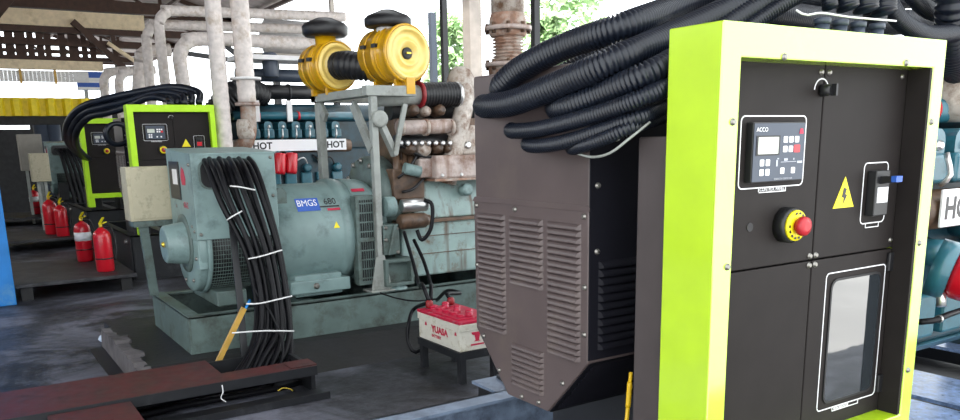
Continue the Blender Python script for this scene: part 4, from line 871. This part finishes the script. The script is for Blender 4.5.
# ================================================================ skids and gear of the far sets
def far_skid(x0, x1, y0, y1, z0, z1, label):
    t = thing('skid_base', ((x0 + x1) / 2, (y0 + y1) / 2, 0), label, 'skid base', 'generator skid bases')
    MB().box(x0, x1, y0, y0 + .03, 0, z1).box(x0, x1, y0, y0 + .12, z1 - .02, z1).build('side_rail', 'black_steel', t)
    MB().box(x0, x1, y1 - .03, y1, 0, z1).box(x0, x1, y1 - .12, y1, z1 - .02, z1).build('side_rail', 'black_steel', t)
    MB().box(x0 - .012, x0 + .012, y0, y1, 0, z1).box(x0 - .012, x0 + .09, y0, y1, z1 - .02, z1 + .002).build('end_channel', 'black_steel', t)
    for x in (x0 + .5, x0 + 1.6, x0 + 2.8): MB().box(x, x + .12, y0 + .03, y1 - .03, .1, z1 - .03).build('cross_member', 'black_steel', t)
    for x in (x0 + .1, x0 + .6): MB().box(x, x + .2, y0 + .25, y0 + .85, z1 - .02, z1 + .38).build('mounting_pedestal', 'black_steel', t, .01)
    for y in (y0 + .25, y1 - .3): bolt((x0 - .012, y, z1 - .1), (-1, 0, 0), .03, t)
    MB().box(x0 + .02, x1, y0 + .05, y1 - .05, .05, .07).build('floor_pan', 'black_steel', t)
far_skid(1.86, 6.0, 11.2, 13.7, 0, .58, 'black steel skid base under the second lime cabinet, extinguishers beside it')
far_skid(1.95, 6.0, 15.75, 18.2, 0, .62, 'black steel skid base under the farthest lime cabinet')
def far_hose(f, g, w):
    up = [(199, 103), (198, 92), (172, 87), (138, 92), (106, 99), (84, 106), (71, 117), (66, 131), (70, 146), (86, 160)]
    lo = [(172, 104), (168, 99), (150, 97), (128, 106), (108, 112), (90, 116), (79, 126), (75, 138), (79, 150), (92, 162)]
    pts = [P(a + (c - a) * f, b + (d - b) * f, 'Y', [10.95, 11.15, 11.35, 11.6, 11.8, 12.0, 12.3, 12.8, 14.2, 16.0][i] + g) for i, ((a, b), (c, d)) in enumerate(zip(up, lo))]
    tag(cable('power_hose', pts, .045, 'hose', step=.05, seg=12), w, 'hose', 'black hoses of the far lime cabinets')
far_hose(0, 0, 'uppermost black hose arching from the second lime cabinet over the farthest one')
far_hose(.28, .05, 'second black hose from the top, arching over the farthest lime cabinet')
far_hose(.55, .0, 'middle black hose of the bundle over the farthest lime cabinet')
far_hose(.8, .08, 'fourth black hose from the top, just above the farthest lime frame')
far_hose(1.05, .0, 'lowest black hose of the bundle, touching the farthest lime frame top in view')
t = thing('hose_coil', P(119, 140, 'Y', 11.25), 'black hose ring hanging beside the second lime cabinet', 'hose')
c = P(119, 134, 'Y', 11.2); cable('coil', [c + Vector((.13 * math.cos(a), .02 * a, .13 * math.sin(a))) for a in [i * .5 for i in range(24)]], .03, 'hose', t)
# far generator with hanging cables (no lime cabinet)
a2 = copy_tree(alt); tag(a2, 'distant pale alternator box with hanging black cables, left of the farthest lime cabinet', 'alternator')
tgt = P(52, 181, 'Y', 20.3)
a2.location += Vector((tgt.x - 1.54, 20.3 - 6.40, .18))
far_skid(1.9, 6.0, 20.0, 22.2, 0, .58, 'black skid base beneath the distant pale alternator')
off = a2.location - alt.location
for i in range(5):
    f = i / 4; b0 = Vector((1.70 + .32 * f, 6.37, 1.50)) + off
    tag(cable('power_cable', [b0, b0 + Vector((.06, -.18, -.12)), b0 + Vector((.12 + .05 * f, -.3, -.55)), b0 + Vector((.2 + .05 * f, -.42, -1.2)), b0 + Vector((.1, -.5, -1.62))], .04, step=.08), 'black cable hanging from the distant alternator, %s' % ['leftmost', 'second from left', 'middle one', 'fourth from left', 'rightmost'][i], 'cable', 'black cables of the distant alternator')
for i, (x0_, x1_, y0_, y1_, yy, m, w) in enumerate(((22, 41, 134, 171, 21.5, 'beige_dull', 'tall distant beige box at the far left, beside dark ducts'), (33, 48, 153, 182, 19.5, 'beige', 'lower distant beige box in front of the tall one'))):
    a = P(x0_, y1_, 'Y', yy); b = P(x1_, y0_, 'Y', yy); t = thing('junction_box', ((a.x + b.x) / 2, yy + .15, 0), w, 'junction box', 'distant beige boxes')
    MB().box(a.x, b.x, yy, yy + .35, a.z, b.z).build('box', m, t, .008); MB().box(a.x + .04, b.x - .04, yy - .008, yy, a.z + .04, b.z - .04).build('lid', m, t, .003)
    for x in (a.x + .08, b.x - .14): MB().box(x, x + .06, yy + .1, yy + .16, 0, a.z).build('post', 'grey_steel', t)
for px, w in ((45, 'left dark grey duct standing behind the distant beige boxes'), (57, 'right dark grey duct standing behind the distant alternator')):
    q = P(px, 160, 'Y', 23.5); z1 = P(px, 125, 'Y', 23.5).z
    tag(MB().cyl((q.x, 23.5, 0), (q.x, 23.5, z1), .17).build('vertical_duct', 'console'), w, 'duct')
# ================================================================ exhaust pipes
def pipe(lst, r, w, m='lagging', group='white lagged exhaust pipes', bands=()):
    pts = spline(lst, .06)
    # lagging shows wrapped turns: a slight wave along the pipe
    R = [r * (1 + .05 * (k % 2 == 0)) for k in range(len(pts))]
    o = MB().tube(pts, R, 20).build('exhaust_pipe', m)
    tag(o, w, 'exhaust pipe', group)
    return o
y3 = 10.9
p1 = pipe([(3.085, y3, .62), (3.085, y3, 1.9), (3.085, y3, 2.6), (3.085, y3, 3.6), (3.085, y3, 5.2)], .10, 'left one of the two straight vertical white lagged pipes above the grey alternator')
p2 = pipe([(3.425, y3, 2.25), (3.425, y3, 2.8), (3.425, y3, 3.6), (3.425, y3, 5.2)], .115, 'right one of the two straight vertical white lagged pipes, with steel clamp ring')
MB().cyl((3.425, y3, 2.53), (3.425, y3, 2.56), .20, None, 28).build('clamp_ring', 'sheet_white', p2)
t = thing('exhaust_elbow', (3.45, 10.9, 1.6), 'rusty exhaust elbow under the right vertical white pipe', 'exhaust elbow')
MB().tube(spline([(3.425, y3, 2.27), (3.425, y3, 2.05), (3.41, y3, 1.85), (3.36, y3 + .1, 1.7), (3.25, y3 + .4, 1.66)], .05), .10, 16).build('elbow', 'rust', t)
MB().cyl((3.425, y3, 2.20), (3.425, y3, 2.24), .16, None, 20).build('flange', 'pink_pipe', t); MB().lathe([(.10, 0), (.12, .05), (.12, .2), (.10, .25)], (3.38, y3, 1.78), Z, 18).build('joint', 'cream_pipe', t)
t = thing('exhaust_bellows_hose', (3.3, 11.4, 1.9), 'fat black ribbed elbow between the two vertical white pipes', 'hose')
hose('sleeve', [P(216, 112, 'Y', 11.3), P(226, 100, 'Y', 11.3), P(238, 92, 'Y', 11.3), P(252, 92, 'Y', 11.4), P(262, 96, 'Y', 11.5)], .16, 'black', t, pitch=.06, amp=.01, seg=18)
y4 = 14.6
def pp(l, y): return [P(a, b, 'Y', y) for a, b in l]
def dn(l): return [Vector((l[0].x, l[0].y, .6))] + l
def corner(l, y, dist=.35):
    """polyline with rounded corners"""
    pts = pp(l, y); out = [pts[0]]
    for i in range(1, len(pts) - 1):
        a, b, c = pts[i - 1:i + 2]; d1 = (a - b).normalized() * dist; d2 = (c - b).normalized() * dist
        for k in range(7):
            tt = k / 6; out.append((b + d1) * (1 - tt) ** 2 + b * 2 * tt * (1 - tt) + (b + d2) * tt ** 2)
    return out + [pts[-1]]
pipe(dn(corner([(153, 118), (145, 24), (330, 30)], 16.8)), .088, 'white lagged pipe bending at the roof, leftmost of the three big bends')
pipe(dn(corner([(169, 118), (157, 10), (345, 17)], 16.3)), .092, 'white lagged pipe whose bend stands highest under the roof')
pipe(dn(corner([(189, 125), (177, 41), (205, 38), (340, 46)], 15.9, .4)), .122, 'fattest bending white lagged pipe, lowest of the three big bends')
pipe(dn(corner([(139, 110), (141, 58), (142, 52), (170, 50)], 17.3, .12)), .12, 'short stained white pipe rising just left of the big bends')
pipe(dn(corner([(106, 104), (103, 73), (116, 71), (135, 70)], 20.9, .25)), .095, 'small far white pipe bend, farthest left under the roof')
pipe(dn(corner([(121, 104), (118, 74), (130, 71), (155, 70)], 20.5, .25)), .095, 'small far white pipe bend, second from the left under the roof')
t = thing('silencer', P(275, 40, 'Y', 17.6), 'long pale horizontal silencer drum washed out by the daylight under the roof edge', 'silencer')
a = P(262, 36, 'Y', 17.6); b = P(345, 42, 'Y', 17.6); MB().lathe([(.2, 0), (.36, .08), (.36, (b - a).length), (.2, (b - a).length + .1)], a, b - a, 28).build('drum', 'sheet_white', t)
for px in (272, 315): q = P(px, 48, 'Y', 17.6); MB().box(q.x, q.x + .1, 17.5, 17.7, 0, q.z).build('post', 'black_steel', t)
a = P(255, 54, 'Y', 17.2); b = P(345, 56, 'Y', 17.2); MB().box(a.x, b.x, 17.15, 17.75, a.z - .05, a.z + .03).build('shelf_beam', 'cream_post', t)
_q = P(243, 62, 'Y', 16.0)
tag(MB().bar(P(184, 53, 'Y', 16.0), P(245, 62, 'Y', 16.0), .08, .08).bar(P(222, 43, 'Y', 16.0), P(240, 57, 'Y', 16.0), .08, .08).box(_q.x, _q.x + .08, 15.96, 16.04, .6, _q.z).build('pipe_support_bracket', 'black_steel'), 'dark diagonal bracket supporting the bent white pipes', 'bracket')
t = thing('exhaust_bellows', (4.75, 6.9, 1.8), 'rusty exhaust stack with flanged bellows above the louvred housing', 'exhaust stack')
by = 6.9; bx = P(508, 40, 'Y', by).x
def bz_(py): return P(508, py, 'Y', by).z
MB().cyl((bx, by, bz_(22)), (bx, by, 4.6), .165, None, 28).build('lagged_pipe', 'cream_pipe', t)
MB().lathe([(.17, -.16), (.185, -.14), (.185, .0), (.165, .06)], (bx, by, bz_(20)), Z, 28).build('rust_band', 'rust', t)
for py in (29, 65): 
    f = MB().lathe([(.235, -.02), (.235, .02)], (bx, by, bz_(py)), Z, 30).build('flange', 'pink_pipe', t)
    for j in range(8):
        th = j * PI / 4 + .2; MB().cyl((bx + .205 * math.cos(th), by + .205 * math.sin(th), bz_(py) - .05), (bx + .205 * math.cos(th), by + .205 * math.sin(th), bz_(py) + .05), .02, None, 8).build('flange_bolt', 'brown_metal', f)
z0, z1 = bz_(64), bz_(30); pf = []
for i in range(41): pf.append((.155 - (.028 if i % 4 in (2, 3) else 0), (z1 - z0) * i / 40))
MB().lathe(pf, (bx, by, z0), Z, 30).build('bellows', 'rust', t)
MB().cyl((bx, by, 1.3), (bx, by, bz_(65)), .17, .2, 26).build('lower_pipe', 'rust', t)

# ================================================================ floor, yard, roof, far wall
struct(MB().box(-7, 9.2, -.8, 46, -.2, 0).build('floor', 'floor'))
struct(MB().add([(-70, -60, -.22), (90, -60, -.22), (90, 110, -.22), (-70, 110, -.22)], [(0, 1, 2, 3)]).build('ground_yard', 'ground'))
t = struct(MB().box(-.6, .445, 10.28, 10.9, 0, 4.6).build('column_blue', 'blue_wall', None, .01))
# roof: two slopes of sheet on timber, ridge along Y
EX, EZ, RX, RZ, LX = 9.0, 5.85, 1.0, 8.4, -7.0
def rz(x): return RZ - abs(x - RX) * (RZ - EZ) / (EX - RX)
def slope(mb, xa, xb, ya, yb): return mb.hexa([(xa, ya, rz(xa)), (xb, ya, rz(xb)), (xb, yb, rz(xb)), (xa, yb, rz(xa)), (xa, ya, rz(xa) + .05), (xb, ya, rz(xb) + .05), (xb, yb, rz(xb) + .05), (xa, yb, rz(xa) + .05)])
rf = slope(MB(), RX, 4.2, -1, 46); slope(rf, 5.8, EX, -1, 46); slope(rf, 4.2, 5.8, -1, .5); slope(rf, 4.2, 5.8, 13, 46)   # unseen roof gap, added for light from above on the near sets
struct(rf
       .hexa([(LX, -1, EZ), (RX, -1, RZ), (RX, 46, RZ), (LX, 46, EZ), (LX, -1, EZ + .05), (RX, -1, RZ + .05), (RX, 46, RZ + .05), (LX, 46, EZ + .05)]).build('roof', 'sheet'))
sl = (RZ - EZ) / (EX - RX)
for i, y in enumerate((3.0, 8.0, 13.0, 18.0, 23.0, 29.0, 33.0, 37.0, 41.0, 45.5)):
    mb = MB().bar((LX, y, EZ - .02), (EX, y, EZ - .02), .10, .16).bar((LX, y, EZ - .06), (RX, y, RZ - .1), .10, .14).bar((RX, y, RZ - .1), (EX, y, EZ - .06), .10, .14)
    for x in (-4.5, -2, 1, 4, 6.5):
        mb.bar((x, y, EZ), (x, y, RZ - .1 - abs(x - RX) * sl), .09, .10)
    for xa, xb in ((-4.5, -2), (-2, 1), (4, 1), (6.5, 4)): mb.bar((xa, y, EZ), (xb, y, RZ - .1 - abs(xb - RX) * sl), .08, .08)
    struct(mb.build('beam_truss_%d' % (i + 1), 'timber'))
for i, x in enumerate((-5, -3, -1, 3, 5, 7, 8.9)):
    z = RZ - .08 - abs(x - RX) * sl; struct(MB().box(x - .05, x + .05, -1, 45.9, z - .1, z).build('beam_purlin_%d' % (i + 1), 'timber'))
struct(MB().box(-7.2, -7.0, 6, 46, 0, 3.7).build('wall_left_blocker', 'sheet'))  # unseen wall, added to keep sky reflections off the lime cabinet side
# the far gable: cream beams, slatted timber boards with daylight between, cladding strip, yellow sheet, dark base wall
FY = 26.0
def fz(py): return P(50, py, 'Y', FY).z
def fx(px, py=60): return P(px, py, 'Y', FY).x
W0, W1 = -6.0, fx(146)
struct(MB().box(W0, W1, FY - .3, FY, fz(27.5), fz(11.5)).build('beam_cream_upper', 'cream'))
struct(MB().box(W0, W1 + 1.5, FY - .35, FY - .05, fz(34), fz(28)).build('beam_dark_upper', 'timber'))
struct(MB().box(W0, W1 + .5, FY - .3, FY - .1, fz(46.5), fz(43.5)).build('beam_dark_middle', 'timber'))
struct(MB().box(W0, W1, FY - .3, FY, fz(61), fz(57)).build('beam_dark_lower', 'timber'))
struct(MB().box(W0, fx(101), FY - .25, FY, fz(70), fz(61)).build('beam_cream_lower', 'cream'))
struct(MB().box(W0, fx(180), FY - .3, FY, fz(10), fz(-2)).build('beam_dark_top', 'timber'))
random.seed(11)
x = W0; i = 0; xs_gap = fx(53, 45)
bw = MB()
WB = fx(97)
while x < WB:
    w = random.uniform(.12, .26)
    if x < xs_gap < x + w + .05: w = xs_gap - x - .06; x2 = xs_gap + .14
    else: x2 = x + w + random.choice((.025, .04, .06, .07))
    if w > .02: bw.box(x, min(x + w, WB), FY - .02, FY + .02, fz(60), fz(29) - random.choice((0, 0, .04)))
    x = x2
struct(bw.build('wall_far_boards', 'timber'))
struct(MB().bar((fx(75), FY - .4, fz(22)), (fx(125), FY - .4, fz(72)), .14, .16).build('beam_brace_1', 'timber')); struct(MB().bar((fx(132), FY - .4, fz(60)), (fx(107), FY - .4, fz(42)), .09, .1).build('beam_brace_2', 'cream'))
struct(MB().bar((fx(-6), FY - 1.4, fz(30)), (fx(16), FY - 1.4, fz(6)), .14, .22).build('beam_brace_3', 'timber'))
struct(MB().bar((fx(117), FY - .2, fz(95)), (fx(113), FY - .2, fz(20)), .12, .12).build('beam_post', 'timber'))
cs = MB(); x = W0
while x < fx(85, 76): cs.hexa([(x, FY + .02, fz(82)), (x + .09, FY - .02, fz(82)), (x + .09, FY + .02, fz(82)), (x, FY + .05, fz(82)), (x, FY + .02, fz(71)), (x + .09, FY - .02, fz(71)), (x + .09, FY + .02, fz(71)), (x, FY + .05, fz(71))]); x += .1
struct(cs.build('wall_far_cladding', 'sheet_white'))
for px in (17, 52): struct(MB().box(fx(px), fx(px) + .06, FY - .05, FY + .04, fz(84), fz(70)).build('trim_cladding_%d' % (1 if px == 17 else 2), 'wood_yellow'))
yf_ = MB(); x = W0; yr = []
while x < fx(99, 105): yr += [(x, 0), (x + .10, 0), (x + .17, -.14), (x + .31, -.14), (x + .38, 0)]; x += .42
yr = [(a, b) for a, b in yr]; poly = yr + [(a, b + .03) for a, b in reversed(yr)]
n = len(yr)
for i in range(n - 1):
    (a, b), (c, d) = yr[i], yr[i + 1]; zb_, zt_ = fz(116), fz(98)
    yf_.hexa([(a, FY + b, zb_), (c, FY + d, zb_), (c, FY + d + .03, zb_), (a, FY + b + .03, zb_), (a, FY + b, zt_), (c, FY + d, zt_), (c, FY + d + .03, zt_), (a, FY + b + .03, zt_)])
struct(yf_.build('wall_far_sheeting', 'yellow_fence'))
struct(MB().box(W0, fx(99), FY + .04, FY + .2, 0, fz(129)).box(W0, fx(99), FY + .04, FY + .2, fz(125), fz(115)).box(fx(30, 125), fx(99), FY + .04, FY + .2, fz(129), fz(125)).build('wall_far', 'dark_wall'))
struct(MB().box(fx(99), 6.8, FY + .04, FY + .2, 0, fz(108)).build('wall_far_low', 'dark_wall'))
t = thing('blue_sign_board', (fx(84), FY + 6, 0), 'blue and white board outside beyond the yellow barrier', 'sign board')
a = P(78, 90, 'Y', FY + 6); b = P(108, 72, 'Y', FY + 6); MB().box(a.x, b.x, FY + 6, FY + 6.1, a.z, b.z).build('panel', 'blue_print', t)
for f in (.02, .40, .52): zz = a.z + (b.z - a.z) * f; MB().box(a.x, b.x, FY + 5.98, FY + 6, zz, zz + .09).build('white_stripe', 'white', t)
for x in (a.x + .2, b.x - .3): MB().box(x, x + .12, FY + 6.02, FY + 6.1, -.22, a.z).build('post', 'grey_steel', t)
# posts along the open side
def post(px, y, wd, m, w, top=6.5):
    q = P(px, 50, 'Y', y); tag(MB().box(q.x - wd / 2, q.x + wd / 2, y - wd / 2, y + wd / 2, 0, min(top, RZ - .15 - abs(q.x - RX) * sl - .0)).build('roof_post', m), w, 'post', 'posts along the open side')
post(444.5, 14.2, .11, 'black_steel', 'thin dark roof post right of the yellow filters, beside the cream post')
post(472.5, 10.5, .20, 'cream_post', 'cream roof post between the yellow filters and the rusty exhaust stack')
post(535.5, 11.2, .11, 'black_steel', 'thin dark roof post right of the rusty exhaust stack')
post(334, 19.5, .10, 'cream_post', 'faint far post behind the yellow filters')
post(433, 19.5, .16, 'console', 'pale bluish far post left of the dark one')
# trees beyond the open side
def tree(px, y, z0_, h, rad, label, seed):
    random.seed(seed); q = P(px, 120, 'Y', y); t = thing('tree', (q.x, y, -.22), label, 'tree', 'trees outside the open side')
    MB().tube([(q.x, y, -.22), (q.x + .1, y, h * .3), (q.x - .1, y + .1, h * .8)], [.22, .16, .05], 8).build('trunk', 'bark', t)
    mb = MB()
    for i in range(2600):
        th = random.uniform(0, 2 * PI); zz = random.random(); rr = rad * math.sqrt(random.random()) * (1.05 - .75 * abs(zz - .35)); c = Vector((q.x + rr * math.cos(th), y + rr * math.sin(th), z0_ + (h - z0_) * zz + random.uniform(-.3, .3)))
        s_ = random.uniform(.10, .22); u = Vector((random.gauss(0, 1), random.gauss(0, 1), random.gauss(0, 1))).normalized(); v = u.orthogonal().normalized()
        mb.add([c - u * s_, c + v * s_ * .5, c + u * s_, c - v * s_ * .5], [(0, 1, 2, 3)])
    mb.build('crown', 'leaf', t)
tree(452, 24, .8, 5.6, 1.0, 'pale leafy tree seen between the dark and cream posts', 1)
tree(560, 19, .8, 6.5, 1.7, 'bright leafy tree right of the rusty exhaust stack', 2)
tree(548, 15.5, .5, 4.3, .6, 'small leafy tree between the dark post and the black hoses', 5)

# ================================================================ light
w = bpy.data.worlds.new('sky'); S.world = w; w.use_nodes = True
nt = w.node_tree; bg = nt.nodes['Background']
bg.inputs['Color'].default_value = (.92, .97, 1.0, 1); bg.inputs['Strength'].default_value = SKY
sd = bpy.data.lights.new('sun', 'SUN'); sd.energy = SUN; sd.angle = math.radians(2); sd.color = (1, .95, .86)
so = bpy.data.objects.new('sun', sd); COL.objects.link(so)
so.rotation_euler = Vector(SUND).to_track_quat('-Z', 'Y').to_euler()
vs = S.view_settings; vs.view_transform = 'Standard'; vs.look = 'None'; vs.gamma = 1.0; vs.use_curve_mapping = False; vs.exposure = EXPO
S.cycles.use_denoising = True
S.cycles.max_bounces = 8
